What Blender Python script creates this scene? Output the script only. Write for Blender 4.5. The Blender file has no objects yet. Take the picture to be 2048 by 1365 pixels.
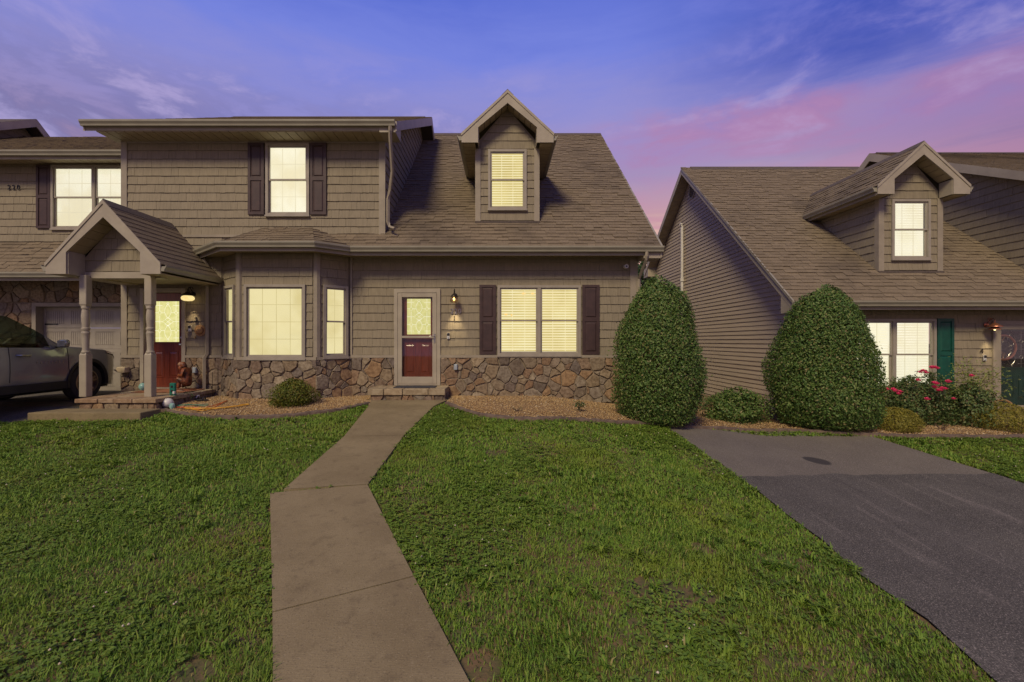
import bpy, bmesh, math, random
import numpy as np
from mathutils import Vector, Matrix
random.seed(7); NR = np.random.default_rng(11)
R = math.radians
S = bpy.context.scene
COL = S.collection
# ------------------------------------------------------------------ camera, sky, sun, exposure
F, CX, CY, CZ = 910.0, 1000.0, 682.0, 1.3        # focal length and principal point of the 2048 px photograph, eye height
cam = bpy.data.objects.new('camera', bpy.data.cameras.new('camera')); COL.objects.link(cam)
cam.data.sensor_width = 36; cam.data.lens = 36 * F / 2048
cam.data.shift_x = (1024 - CX) / 2048; cam.data.clip_start = .05; cam.data.clip_end = 2000
cam.location = (0, 0, CZ); cam.rotation_euler = (R(90), 0, 0)
S.camera = cam
S.render.resolution_x, S.render.resolution_y = 1024, 682
S.view_settings.view_transform = 'Standard'; S.view_settings.look = 'None'
S.view_settings.exposure = 0; S.view_settings.gamma = 1
S.cycles.use_denoising = True
S.cycles.max_bounces = 6; S.cycles.transparent_max_bounces = 12

def N(nt, t, **k):
    n = nt.nodes.new(t)
    for a, b in k.items():
        if a == 'inp':
            for i, v in b.items():
                if isinstance(v, bpy.types.NodeSocket): nt.links.new(v, n.inputs[i])
                else: n.inputs[i].default_value = v
        else: setattr(n, a, b)
    return n
def M_(nt, op, a, b=None, clamp=False):
    d = {0: a}
    if b is not None: d[1] = b
    return N(nt, 'ShaderNodeMath', operation=op, use_clamp=clamp, inp=d).outputs[0]
def ss(nt, v, a, b, lo=0., hi=1.):
    return N(nt, 'ShaderNodeMapRange', interpolation_type='SMOOTHSTEP', inp={0: v, 1: a, 2: b, 3: lo, 4: hi}).outputs[0]
def mixc(nt, f, a, b, bt='MIX'):
    n = N(nt, 'ShaderNodeMix', data_type='RGBA', blend_type=bt, clamp_factor=True)
    for i, v in ((0, f), (6, a), (7, b)):
        if isinstance(v, bpy.types.NodeSocket): nt.links.new(v, n.inputs[i])
        else: n.inputs[i].default_value = v if i == 0 else (*v[:3], 1)
    return n.outputs[2]
def ramp(nt, v, stops):
    r = N(nt, 'ShaderNodeValToRGB', inp={0: v}); e = r.color_ramp.elements
    while len(e) < len(stops): e.new(.5)
    for i, (p, c) in enumerate(stops): e[i].position = p; e[i].color = (*c[:3], 1)
    return r.outputs[0]
def lin(r, g, b):
    f = lambda c: (c / 255 / 12.92) if c / 255 <= .04045 else ((c / 255 + .055) / 1.055) ** 2.4
    return (f(r), f(g), f(b))

def make_world():
    w = bpy.data.worlds.new('World'); S.world = w; w.use_nodes = True
    nt = w.node_tree; nt.nodes.clear()
    g = N(nt, 'ShaderNodeTexCoord').outputs['Generated']
    s = N(nt, 'ShaderNodeSeparateXYZ', inp={0: g})
    x, y, z = s.outputs
    el = M_(nt, 'ARCSINE', z)
    # thin, long clouds
    mp = N(nt, 'ShaderNodeMapping', inp={0: g, 2: (R(-8), R(7), 0), 3: (1.6, 1.6, 9.)}).outputs[0]
    n1 = N(nt, 'ShaderNodeTexNoise', inp={'Vector': mp, 'Scale': 1.7, 'Detail': 8., 'Roughness': .62, 'Distortion': .5}).outputs[0]
    mp2 = N(nt, 'ShaderNodeMapping', inp={0: g, 1: (3, 1, 2), 3: (2.2, 2.2, 5.5)}).outputs[0]
    n2 = N(nt, 'ShaderNodeTexNoise', inp={'Vector': mp2, 'Scale': 2.6, 'Detail': 9., 'Roughness': .6, 'Distortion': .3}).outputs[0]
    e2 = M_(nt, 'ADD', el, M_(nt, 'MULTIPLY', M_(nt, 'SUBTRACT', n1, .5), .16))
    base = ramp(nt, e2, [(0., lin(255, 222, 180)), (.16, lin(246, 206, 170)), (.25, lin(198, 156, 168)), (.33, lin(164, 146, 188)), (.42, lin(152, 146, 206)),
                         (.48, lin(140, 142, 212)), (.56, lin(118, 132, 220)), (.68, lin(84, 106, 208)), (1., lin(44, 54, 120))])
    # direction of the sunset glow: behind the houses, right of centre
    az = M_(nt, 'ARCTAN2', x, y)
    right = ss(nt, az, .20, .70)
    deep = mixc(nt, M_(nt, 'MULTIPLY', right, ss(nt, M_(nt, 'ADD', e2, M_(nt, 'MULTIPLY', n2, .10)), .40, .56, 0, .85)), base, mixc(nt, ss(nt, n2, .40, .66), lin(46, 72, 172), lin(92, 100, 190)))
    mauve = mixc(nt, M_(nt, 'MULTIPLY', ss(nt, az, .45, 1.0), ss(nt, e2, .50, .30, 0, .6)), deep, lin(112, 86, 158))
    # grey-lavender cloud bank low on the left
    left = ss(nt, az, .25, -.3)
    bank = M_(nt, 'MULTIPLY', M_(nt, 'MULTIPLY', left, ss(nt, el, .52, .34)), ss(nt, n2, .38, .6, .25, 1.))
    c3 = mixc(nt, bank, mauve, mixc(nt, ss(nt, n2, .46, .64), lin(98, 102, 158), lin(166, 156, 204)))
    # rose streaks
    tilt = M_(nt, 'ADD', el, M_(nt, 'MULTIPLY', M_(nt, 'SUBTRACT', n1, .5), .16))
    band = M_(nt, 'MULTIPLY', ss(nt, tilt, .315, .375), ss(nt, tilt, .45, .39))
    glow = M_(nt, 'MULTIPLY', ss(nt, az, .10, .36), ss(nt, az, 1.25, .55))
    pk = M_(nt, 'MULTIPLY', M_(nt, 'MULTIPLY', band, glow), ss(nt, n2, .34, .66, .25, .75))
    c4 = mixc(nt, pk, c3, lin(184, 122, 162))
    low = M_(nt, 'MULTIPLY', M_(nt, 'MULTIPLY', ss(nt, el, .36, .26), glow), ss(nt, n1, .42, .58, 0, .6))
    c5 = mixc(nt, low, c4, lin(204, 146, 164))
    wisp = M_(nt, 'MULTIPLY', ss(nt, n2, .50, .72, 0, .6), M_(nt, 'MULTIPLY', ss(nt, el, .58, .42), ss(nt, el, .28, .36)))
    c6 = mixc(nt, wisp, c5, lin(178, 164, 212))
    bg = N(nt, 'ShaderNodeBackground', inp={0: c6, 1: 1.0})
    o = N(nt, 'ShaderNodeOutputWorld', inp={0: bg.outputs[0]})
make_world()
sun = bpy.data.objects.new('sun', bpy.data.lights.new('sun', 'SUN')); COL.objects.link(sun)
sun.data.energy = 2.9; sun.data.angle = R(16); sun.data.color = (1.0, .83, .54)
sun.rotation_euler = Vector((.42, .95, -1)).to_track_quat('-Z', 'Y').to_euler()
sun.location = (-8, -10, 20)

# ------------------------------------------------------------------ materials
MATS = {}
def pm(name, c1, c2=None, scale=6., rough=.7, bump=0., bscale=60., rnd=0., isl=0., stretch=(1, 1, 1), metal=0., spec=.4, detail=5., spot=None, spotscale=2., spotamt=.6, coat=0., transl=0., stops=None, contrast=(.35, .65)):
    m = bpy.data.materials.new(name); m.use_nodes = True; nt = m.node_tree
    bs = nt.nodes['Principled BSDF']; out = nt.nodes['Material Output']
    pos = N(nt, 'ShaderNodeNewGeometry').outputs['Position']
    v = N(nt, 'ShaderNodeMapping', inp={0: pos, 3: stretch}).outputs[0]
    nz = N(nt, 'ShaderNodeTexNoise', inp={'Vector': v, 'Scale': scale, 'Detail': detail, 'Roughness': .6}).outputs[0]
    c2 = c2 or tuple(a * .8 for a in c1)
    if stops:
        sel = N(nt, 'ShaderNodeObjectInfo').outputs['Random'] if rnd >= 0 else N(nt, 'ShaderNodeNewGeometry').outputs['Random Per Island']
        col = ramp(nt, sel, stops)
        col = mixc(nt, ss(nt, nz, *contrast, 0, .75), col, c2, 'MULTIPLY')
    else:
        col = mixc(nt, ss(nt, nz, *contrast), c1, c2)
    if spot:
        ns = N(nt, 'ShaderNodeTexNoise', inp={'Vector': pos, 'Scale': spotscale, 'Detail': 4., 'Roughness': .55}).outputs[0]
        col = mixc(nt, ss(nt, ns, .48, .72, 0, spotamt), col, spot)
    for amt, sock in ((rnd, 'o'), (isl, 'i')):
        if amt > 0:
            rv = N(nt, 'ShaderNodeObjectInfo').outputs['Random'] if sock == 'o' else N(nt, 'ShaderNodeNewGeometry').outputs['Random Per Island']
            k = N(nt, 'ShaderNodeMapRange', inp={0: rv, 3: 1 - amt, 4: 1 + amt}).outputs[0]
            cc = N(nt, 'ShaderNodeCombineColor', inp={0: k, 1: k, 2: k}).outputs[0]
            col = mixc(nt, 1., col, cc, 'MULTIPLY')
    nt.links.new(col, bs.inputs['Base Color'])
    bs.inputs['Roughness'].default_value = rough; bs.inputs['Metallic'].default_value = metal
    bs.inputs['Specular IOR Level'].default_value = spec; bs.inputs['Coat Weight'].default_value = coat
    if coat: bs.inputs['Coat Roughness'].default_value = .06
    if bump:
        nb = N(nt, 'ShaderNodeTexNoise', inp={'Vector': v, 'Scale': bscale, 'Detail': 4.}).outputs[0]
        b = N(nt, 'ShaderNodeBump', inp={'Height': nb, 'Strength': bump, 'Distance': .01})
        nt.links.new(b.outputs[0], bs.inputs['Normal'])
    if transl:
        tr = N(nt, 'ShaderNodeBsdfTranslucent', inp={0: col})
        mx = N(nt, 'ShaderNodeMixShader', inp={0: transl, 1: bs.outputs[0], 2: tr.outputs[0]})
        nt.links.new(mx.outputs[0], out.inputs[0])
    MATS[name] = m
    return m
def emi(name, c1, c2, st=1., scale=3., stretch=(1, 1, 1)):
    m = bpy.data.materials.new(name); m.use_nodes = True; nt = m.node_tree; nt.nodes.clear()
    pos = N(nt, 'ShaderNodeNewGeometry').outputs['Position']
    v = N(nt, 'ShaderNodeMapping', inp={0: pos, 3: stretch}).outputs[0]
    nz = N(nt, 'ShaderNodeTexNoise', inp={'Vector': v, 'Scale': scale, 'Detail': 3.}).outputs[0]
    c = mixc(nt, ss(nt, nz, .35, .65), c1, c2)
    e = N(nt, 'ShaderNodeEmission', inp={0: c, 1: st}); N(nt, 'ShaderNodeOutputMaterial', inp={0: e.outputs[0]})
    MATS[name] = m
def glassm(name, tint, gloss=.10, rough=.02):
    m = bpy.data.materials.new(name); m.use_nodes = True; nt = m.node_tree; nt.nodes.clear()
    lw = N(nt, 'ShaderNodeLayerWeight', inp={0: .35}).outputs['Fresnel']
    f = N(nt, 'ShaderNodeMapRange', inp={0: lw, 3: gloss * .5, 4: gloss * 2.5}).outputs[0]
    t = N(nt, 'ShaderNodeBsdfTransparent', inp={0: (*tint, 1)}); g = N(nt, 'ShaderNodeBsdfGlossy', inp={1: rough})
    mx = N(nt, 'ShaderNodeMixShader', inp={0: f, 1: t.outputs[0], 2: g.outputs[0]})
    N(nt, 'ShaderNodeOutputMaterial', inp={0: mx.outputs[0]}); MATS[name] = m

pm('shake', (.248, .21, .143), (.212, .178, .12), scale=14, rough=.75, bump=.18, bscale=45, isl=.05, rnd=.03, stretch=(3, 3, .25))
pm('lap', (.47, .395, .295), (.41, .345, .255), scale=5, rough=.65, bump=.12, bscale=40, rnd=.03, stretch=(1, .3, 4))
pm('wallback', (.22, .185, .13), rough=.9)
pm('trim', (.30, .258, .192), (.255, .22, .165), scale=4, rough=.55, bump=.05)
pm('trimlight', (.36, .318, .24), (.31, .27, .205), scale=3, rough=.5, bump=.05)
pm('gutter', (.29, .27, .205), (.25, .23, .175), scale=2.5, rough=.42)
pm('soffit', (.36, .295, .19), (.31, .25, .16), scale=5, rough=.65)
pm('vinylframe', (.32, .285, .23), (.28, .248, .2), scale=5, rough=.45)
pm('shingle', (.215, .17, .114), (.152, .12, .082), scale=45, rough=.95, bump=.5, bscale=120, isl=.10, spot=(.085, .068, .052), spotscale=.55, spotamt=.68, spec=.2)
pm('shinglebase', (.08, .065, .055), rough=.95)
pm('ridgecap', (.12, .095, .08), (.075, .06, .052), scale=30, rough=.95, bump=.4)
pm('shutterbrown', (.060, .034, .032), (.045, .026, .025), scale=8, rough=.5, bump=.06)
pm('shuttergreen', (.004, .075, .05), (.003, .055, .036), scale=8, rough=.45, bump=.06)
pm('reddoor', (.20, .042, .021), (.135, .028, .014), scale=6, rough=.35, bump=.08, bscale=20, stretch=(6, 6, .6), coat=.3)
pm('greendoor', (.004, .05, .042), (.003, .035, .03), scale=5, rough=.35, coat=.3)
pm('darkmetal', (.03, .026, .024), (.05, .038, .03), scale=20, rough=.45, metal=.6)
pm('steel', (.45, .43, .41), (.3, .29, .28), scale=15, rough=.3, metal=.9)
pm('copper', (.55, .24, .14), (.42, .17, .10), scale=12, rough=.35, metal=.8)
pm('brass', (.55, .36, .09), (.4, .25, .06), scale=20, rough=.35, metal=.8)
pm('whiteplastic', (.62, .60, .56), (.52, .50, .47), scale=8, rough=.4)
pm('blackplastic', (.02, .02, .022), rough=.4)
pm('bluegreyplastic', (.30, .34, .38), rough=.5)
pm('creamplastic', (.50, .42, .28), (.42, .35, .23), scale=10, rough=.6)
pm('stone', (1, 1, 1), (.40, .34, .30), scale=16, rough=.9, bump=.9, bscale=28, contrast=(.36, .70),
   stops=[(0, (.20, .145, .09)), (.14, (.30, .235, .15)), (.3, (.14, .112, .088)), (.44, (.31, .20, .105)), (.58, (.235, .20, .15)), (.72, (.26, .165, .095)), (.86, (.165, .135, .112)), (1, (.37, .305, .205))])
pm('mortar', (.25, .20, .14), (.18, .142, .10), scale=30, rough=.95, bump=.6, bscale=80)
pm('capstone', (1, 1, 1), (.55, .48, .42), scale=9, rough=.9, bump=.6, bscale=40,
   stops=[(0, (.40, .33, .21)), (.35, (.33, .27, .175)), (.6, (.37, .28, .17)), (.8, (.31, .21, .13)), (1, (.43, .37, .26))])
pm('concrete', (.235, .187, .10), (.185, .145, .078), scale=3., rough=.92, bump=.35, bscale=130, spot=(.13, .10, .062), spotscale=3.2, spotamt=.55)
pm('soil', (.16, .075, .04), (.10, .05, .028), scale=9, rough=1, bump=.8, bscale=40)
pm('bedsoil', (.27, .17, .08), (.16, .10, .05), scale=24, rough=1, bump=.9, bscale=70)
pm('pebble', (1, 1, 1), (.8, .72, .64), scale=60, rough=.9, rnd=-1,
   stops=[(0, (.36, .245, .11)), (.3, (.43, .30, .14)), (.55, (.29, .175, .075)), (.8, (.47, .36, .19)), (.93, (.21, .135, .065)), (1, (.58, .50, .35))])
pm('edging', (.16, .115, .085), (.10, .07, .055), scale=9, rough=.95, bump=.7, bscale=30)
pm('glassbulb', (.85, .8, .65), rough=.2)
pm('straw', (.42, .25, .11), (.30, .17, .07), scale=25, rough=.9, bump=.6, rnd=.15)
pm('carvedwood', (.22, .065, .022), (.05, .018, .01), scale=11, rough=.5, bump=.8, bscale=24, contrast=(.40, .60))
pm('face', (.34, .19, .11), (.24, .13, .075), scale=20, rough=.6)
pm('rust', (.30, .13, .06), (.22, .09, .045), scale=10, rough=.9, bump=.4)
pm('matdark', (.05, .05, .06), (.035, .035, .042), scale=50, rough=.95, bump=.6)
pm('greenplastic', (.01, .16, .11), (.012, .11, .08), scale=10, rough=.4)
pm('tealglass', (.20, .42, .36), (.32, .5, .44), scale=12, rough=.25)
pm('cordyellow', (.62, .33, .03), (.5, .26, .02), scale=10, rough=.5)
pm('cordorange', (.62, .12, .02), (.5, .09, .015), scale=10, rough=.5)
pm('cordgreen', (.02, .20, .13), rough=.5)
pm('carpaint', (.25, .265, .30), (.235, .25, .285), scale=3, rough=.25, metal=.55, coat=1., spec=.5)
pm('carblack', (.016, .017, .019), rough=.55)
pm('tyre', (.022, .021, .02), (.03, .028, .026), scale=30, rough=.85, bump=.3)
pm('rim', (.42, .33, .26), (.3, .24, .19), scale=6, rough=.3, metal=.9)
pm('headlamp', (.5, .16, .07), (.35, .12, .06), rough=.15, coat=1)
pm('seat', (.05, .05, .052), rough=.8)
pm('bark', (.14, .09, .06), (.09, .055, .036), scale=16, rough=.95, bump=.7)
LEAF = dict(scale=5, rough=.5, rnd=-1, transl=.22, spec=.3)
pm('hollyleaf', (1, 1, 1), (.7, .75, .6), stops=[(0, (.06, .125, .03)), (.4, (.11, .195, .045)), (.7, (.16, .235, .06)), (.92, (.22, .26, .085)), (.97, (.27, .20, .09)), (1, (.30, .28, .13))], **LEAF)
pm('yellowleaf', (1, 1, 1), (.75, .8, .6), stops=[(0, (.17, .17, .03)), (.5, (.27, .24, .04)), (1, (.38, .31, .06))], **LEAF)
pm('roseleaf', (1, 1, 1), (.75, .8, .65), stops=[(0, (.06, .11, .035)), (.5, (.115, .17, .055)), (.85, (.17, .205, .075)), (1, (.27, .16, .08))], **LEAF)
pm('nandinaleaf', (1, 1, 1), (.8, .85, .6), stops=[(0, (.14, .20, .045)), (.5, (.22, .27, .06)), (1, (.30, .29, .08))], **LEAF)
pm('boxleaf', (1, 1, 1), (.75, .8, .5), stops=[(0, (.07, .10, .012)), (.5, (.13, .16, .02)), (.85, (.19, .19, .025)), (1, (.22, .14, .03))], **LEAF)
pm('treeleaf', (1, 1, 1), (.7, .8, .6), stops=[(0, (.04, .085, .03)), (.6, (.07, .13, .045)), (1, (.12, .17, .07))], **LEAF)
pm('petal', (.92, .05, .20), (.80, .08, .20), scale=20, rough=.6, isl=.2, transl=.25)
pm('clover', (1, 1, 1), (.8, .85, .6), stops=[(0, (.11, .19, .026)), (.6, (.16, .25, .036)), (1, (.22, .29, .05))], **LEAF)
pm('cloverflower', (.55, .50, .38), (.45, .36, .27), scale=40, rough=.8)
emi('lit', (.92, .81, .45), (.78, .66, .31), 1., 1.3)
emi('litdeep', (.80, .65, .24), (.66, .52, .17), 1., 1.6)
emi('litpale', (1.06, 1.0, .78), (.96, .86, .58), 1.05, 1.3)
emi('litslat', (1.0, .90, .55), (.95, .82, .46), 1.05, 3.)
emi('litslatwhite', (1.05, .99, .78), (1., .93, .66), 1.12, 3.)
emi('litgrid', (.76, .65, .32), (.70, .58, .27), .95, 3.)
emi('litgridpale', (.95, .86, .60), (.9, .8, .53), .98, 3.)
emi('glasslit', (.74, .70, .26), (.84, .78, .34), 1.0, 14.)
emi('tracery', (1.0, .97, .72), (.95, .9, .6), 1.05, 8.)
emi('roomlamp', (1., .66, .2), (1., .7, .25), 1.1, 3.)
emi('bulb', (1.0, .62, .22), (1., .72, .3), 5., 3.)
emi('globelit', (1.0, .80, .36), (.95, .68, .25), 1.05, 30.)
glassm('pane', (.97, .97, .95), .05)
glassm('stormglass', (.95, .95, .93), .05)
glassm('globeglass', (.95, .82, .6), .25)
glassm('carglass', (.50, .64, .58), .30)

def lawn_material():
    m = bpy.data.materials.new('grass'); m.use_nodes = True; nt = m.node_tree
    bs = nt.nodes['Principled BSDF']; out = nt.nodes['Material Output']
    ge = N(nt, 'ShaderNodeNewGeometry'); pos = ge.outputs['Position']; isl = ge.outputs['Random Per Island']
    n1 = N(nt, 'ShaderNodeTexNoise', inp={'Vector': pos, 'Scale': .9, 'Detail': 5., 'Roughness': .6}).outputs[0]
    n2 = N(nt, 'ShaderNodeTexNoise', inp={'Vector': pos, 'Scale': 5., 'Detail': 3.}).outputs[0]
    c = ramp(nt, isl, [(0, (.082, .165, .019)), (.4, (.14, .255, .027)), (.75, (.19, .305, .036)), (.95, (.25, .31, .05)), (1, (.35, .29, .11))])
    c = mixc(nt, ss(nt, n1, .45, .68, 0, .55), c, (.21, .25, .026))
    c = mixc(nt, ss(nt, n2, .5, .75, 0, .45), c, (.075, .145, .035))
    nt.links.new(c, bs.inputs['Base Color']); bs.inputs['Roughness'].default_value = .55; bs.inputs['Specular IOR Level'].default_value = .25
    tr = N(nt, 'ShaderNodeBsdfTranslucent', inp={0: c})
    mx = N(nt, 'ShaderNodeMixShader', inp={0: .25, 1: bs.outputs[0], 2: tr.outputs[0]}); nt.links.new(mx.outputs[0], out.inputs[0])
    MATS['grass'] = m
    pm('lawnsoil', (.085, .085, .03), (.16, .10, .05), scale=7, rough=1, bump=.8, bscale=50, detail=8.)
lawn_material()
def asphalt(name, c1, c2, streak, spot=None):
    m = bpy.data.materials.new(name); m.use_nodes = True; nt = m.node_tree; bs = nt.nodes['Principled BSDF']
    pos = N(nt, 'ShaderNodeNewGeometry').outputs['Position']
    n0 = N(nt, 'ShaderNodeTexNoise', inp={'Vector': pos, 'Scale': 110., 'Detail': 3.}).outputs[0]
    n1 = N(nt, 'ShaderNodeTexNoise', inp={'Vector': pos, 'Scale': 1.6, 'Detail': 6.}).outputs[0]
    v = N(nt, 'ShaderNodeMapping', inp={0: pos, 2: (0, 0, R(-14)), 3: (4.2, .28, 1)}).outputs[0]
    n2 = N(nt, 'ShaderNodeTexNoise', inp={'Vector': v, 'Scale': 1.5, 'Detail': 8., 'Roughness': .68, 'Distortion': .4}).outputs[0]
    c = mixc(nt, ss(nt, n1, .35, .65), c1, c2)
    n3 = N(nt, 'ShaderNodeTexNoise', inp={'Vector': pos, 'Scale': 34., 'Detail': 4., 'Roughness': .7}).outputs[0]
    c = mixc(nt, M_(nt, 'MULTIPLY', M_(nt, 'MULTIPLY', ss(nt, n2, .55, .68, 0, streak), ss(nt, n1, .36, .58, .45, 1.)), ss(nt, n3, .36, .62, .3, 1.)), c, (.22, .19, .165))
    c = mixc(nt, ss(nt, n3, .5, .7, 0, .35), c, (.16, .14, .12))
    c = mixc(nt, ss(nt, n2, .42, .30, 0, streak * .8), c, tuple(a * .55 for a in c1))
    c = mixc(nt, ss(nt, n0, .52, .70, 0, .8), c, (.32, .28, .24))
    c = mixc(nt, ss(nt, n0, .47, .32, 0, .75), c, tuple(a * .45 for a in c1))
    if spot:   # an old round patch in the surface
        dx = N(nt, 'ShaderNodeVectorMath', operation='DISTANCE', inp={0: N(nt, 'ShaderNodeMapping', inp={0: pos, 3: (1, 1, 0)}).outputs[0], 1: spot}).outputs['Value']
        dx = M_(nt, 'ADD', dx, M_(nt, 'MULTIPLY', n1, .12))
        c = mixc(nt, ss(nt, dx, .26, .21, 0, .85), c, (.03, .027, .027))
    nt.links.new(c, bs.inputs['Base Color']); bs.inputs['Roughness'].default_value = .88; bs.inputs['Specular IOR Level'].default_value = .3
    b = N(nt, 'ShaderNodeBump', inp={'Height': n0, 'Strength': .5, 'Distance': .006}); nt.links.new(b.outputs[0], bs.inputs['Normal'])
    MATS[name] = m

def concrete():
    m = bpy.data.materials.new('concrete'); m.use_nodes = True; nt = m.node_tree; bs = nt.nodes['Principled BSDF']
    pos = N(nt, 'ShaderNodeNewGeometry').outputs['Position']
    nz = lambda sc, d=4., r=.6, v=pos: N(nt, 'ShaderNodeTexNoise', inp={'Vector': v, 'Scale': sc, 'Detail': d, 'Roughness': r}).outputs[0]
    big, mid, fine = nz(1.3, 6.), nz(9., 6., .7), nz(95., 3., .6)
    br = nz(20., 3., .6, N(nt, 'ShaderNodeMapping', inp={0: pos, 2: (0, 0, R(25)), 3: (.5, 9., 1)}).outputs[0])
    c = mixc(nt, ss(nt, big, .35, .65), (.245, .195, .108), (.195, .152, .082))
    c = mixc(nt, ss(nt, mid, .50, .72, 0, .6), c, (.125, .095, .055)); c = mixc(nt, ss(nt, mid, .42, .28, 0, .4), c, (.29, .235, .14))
    c = mixc(nt, ss(nt, fine, .58, .70, 0, .75), c, (.10, .078, .048)); c = mixc(nt, ss(nt, fine, .42, .30, 0, .6), c, (.31, .255, .16))
    c = mixc(nt, ss(nt, br, .52, .7, 0, .3), c, (.15, .115, .066))
    nt.links.new(c, bs.inputs['Base Color']); bs.inputs['Roughness'].default_value = .92; bs.inputs['Specular IOR Level'].default_value = .25
    b = N(nt, 'ShaderNodeBump', inp={'Height': M_(nt, 'ADD', fine, br), 'Strength': .45, 'Distance': .006}); nt.links.new(b.outputs[0], bs.inputs['Normal'])
    MATS['concrete'] = m
concrete()
# ------------------------------------------------------------------ builders
ORG = {}
def wX(px, d): return (px - CX) / F * d
def wZ(py, d): return CZ + (CY - py) / F * d
def gz(x, y):
    z = -.70 + .082 * min(max(y, -8), 9.2)
    return z - .12 * min(max(x - 1, 0), 4)
def gzn(x, y):
    return -.70 + .082 * np.clip(y, -8, 9.2) - .12 * np.clip(x - 1, 0, 4)
def G(px, py):                       # where the line of sight of a photo pixel meets the ground
    d = 6.
    for _ in range(60):
        x = wX(px, d); d = .5 * d + .5 * (CZ - gz(x, d)) * F / (py - CY)
    return (wX(px, d), d)
def tag(o, label=None, cat=None, group=None, kind=None):
    if label: o['label'] = label
    if cat: o['category'] = cat
    if group: o['group'] = group
    if kind: o['kind'] = kind
    return o
def thing(name, loc, label, cat, group=None):
    o = bpy.data.objects.new(name, None); COL.objects.link(o); o.location = loc; o.empty_display_size = .2
    ORG[o.name] = Vector(loc); return tag(o, label, cat, group)
def link(name, me, org, parent=None):
    o = bpy.data.objects.new(name, me); COL.objects.link(o); ORG[o.name] = Vector(org)
    if parent is not None: o.parent = parent; o.location = Vector(org) - ORG[parent.name]
    else: o.location = org
    return o
class MB:
    def __init__(s): s.v = []; s.f = []
    def add(s, vs, fs):
        b = len(s.v); s.v += [tuple(p) for p in vs]; s.f += [tuple(i + b for i in f) for f in fs]; return s
    def hexa(s, p):     # 8 points: bottom ring, top ring
        return s.add(p, [(0, 3, 2, 1), (4, 5, 6, 7), (0, 1, 5, 4), (1, 2, 6, 5), (2, 3, 7, 6), (3, 0, 4, 7)])
    def box(s, x0, x1, y0, y1, z0, z1):
        return s.hexa([(x0, y0, z0), (x1, y0, z0), (x1, y1, z0), (x0, y1, z0), (x0, y0, z1), (x1, y0, z1), (x1, y1, z1), (x0, y1, z1)])
    def prism(s, poly, vec):
        n = len(poly); a = [Vector(p) for p in poly]; b = [p + Vector(vec) for p in a]
        return s.add(a + b, [tuple(range(n))[::-1], tuple(range(n, 2 * n))] + [(i, (i + 1) % n, (i + 1) % n + n, i + n) for i in range(n)])
    def tube(s, path, r, seg=8, closed=False):
        P = [Vector(p) for p in path]; n = len(P); rs = r if hasattr(r, '__len__') else [r] * n; vs = []; fs = []
        up = Vector((0, 0, 1))
        for i, p in enumerate(P):
            t = (P[(i + 1) % n] - P[i - 1]) if closed else (P[min(i + 1, n - 1)] - P[max(i - 1, 0)])
            t = t.normalized() if t.length else up
            a = t.cross(up) if abs(t.z) < .95 else t.cross(Vector((0, 1, 0)))
            a.normalize(); b = t.cross(a)
            vs += [p + rs[i] * (math.cos(k * 2 * math.pi / seg) * a + math.sin(k * 2 * math.pi / seg) * b) for k in range(seg)]
        m = n if closed else n - 1
        for i in range(m):
            j = (i + 1) % n
            fs += [(i * seg + k, i * seg + (k + 1) % seg, j * seg + (k + 1) % seg, j * seg + k) for k in range(seg)]
        if not closed: fs += [tuple(range(seg))[::-1], tuple(range((n - 1) * seg, n * seg))]
        return s.add(vs, fs)
    def lathe(s, prof, c, seg=16, axis='z', a0=0.):
        vs = []; fs = []; c = Vector(c); n = len(prof)
        for r, h in prof:
            for k in range(seg):
                t = a0 + 2 * math.pi * k / seg; u, w = r * math.cos(t), r * math.sin(t)
                vs.append(c + (Vector((u, w, h)) if axis == 'z' else Vector((u, h, w)) if axis == 'y' else Vector((h, u, w))))
        for i in range(n - 1):
            fs += [(i * seg + k, i * seg + (k + 1) % seg, (i + 1) * seg + (k + 1) % seg, (i + 1) * seg + k) for k in range(seg)]
        fs += [tuple(range(seg))[::-1], tuple(range((n - 1) * seg, n * seg))]
        return s.add(vs, fs)
    def sweep(s, path, prof):     # profile (outward, up) swept along a horizontal polyline, outward = right of travel
        P = [Vector(p) for p in path]; n = len(P); m = len(prof); vs = []; fs = []
        ds = [(P[i + 1] - P[i]) for i in range(n - 1)]
        ns = [Vector((d.y, -d.x, 0)).normalized() for d in ds]
        for i, p in enumerate(P):
            if i == 0: o = ns[0]
            elif i == n - 1: o = ns[-1]
            else: o = (ns[i - 1] + ns[i]) / (1 + ns[i - 1].dot(ns[i]))
            vs += [p + o * a + Vector((0, 0, b)) for a, b in prof]
        for i in range(n - 1):
            fs += [(i * m + k, i * m + (k + 1) % m, (i + 1) * m + (k + 1) % m, (i + 1) * m + k) for k in range(m)]
        fs += [tuple(range(m))[::-1], tuple(range((n - 1) * m, n * m))]
        return s.add(vs, fs)
    def build(s, name, mat, parent=None, smooth=False, label=None, cat=None, group=None, kind=None, recalc=True, bevel=0):
        if not s.v: return None
        a = np.array(s.v, float); lo = a.min(0); hi = a.max(0)
        org = Vector(((lo[0] + hi[0]) / 2, (lo[1] + hi[1]) / 2, lo[2])); a -= np.array(org)
        me = bpy.data.meshes.new(name); me.from_pydata(a.tolist(), [], s.f)
        if recalc or bevel:
            bm = bmesh.new(); bm.from_mesh(me)
            bmesh.ops.recalc_face_normals(bm, faces=bm.faces)
            if bevel: bmesh.ops.bevel(bm, geom=[e for e in bm.edges if e.is_manifold and e.calc_face_angle(0) > .5], offset=bevel, segments=1, affect='EDGES', clamp_overlap=True)
            bm.to_mesh(me); bm.free()
        me.materials.append(MATS[mat])
        if smooth:
            me.polygons.foreach_set('use_smooth', [True] * len(me.polygons))
            if smooth != 'all': me.set_sharp_from_angle(angle=R(smooth if smooth is not True else 40))
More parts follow.
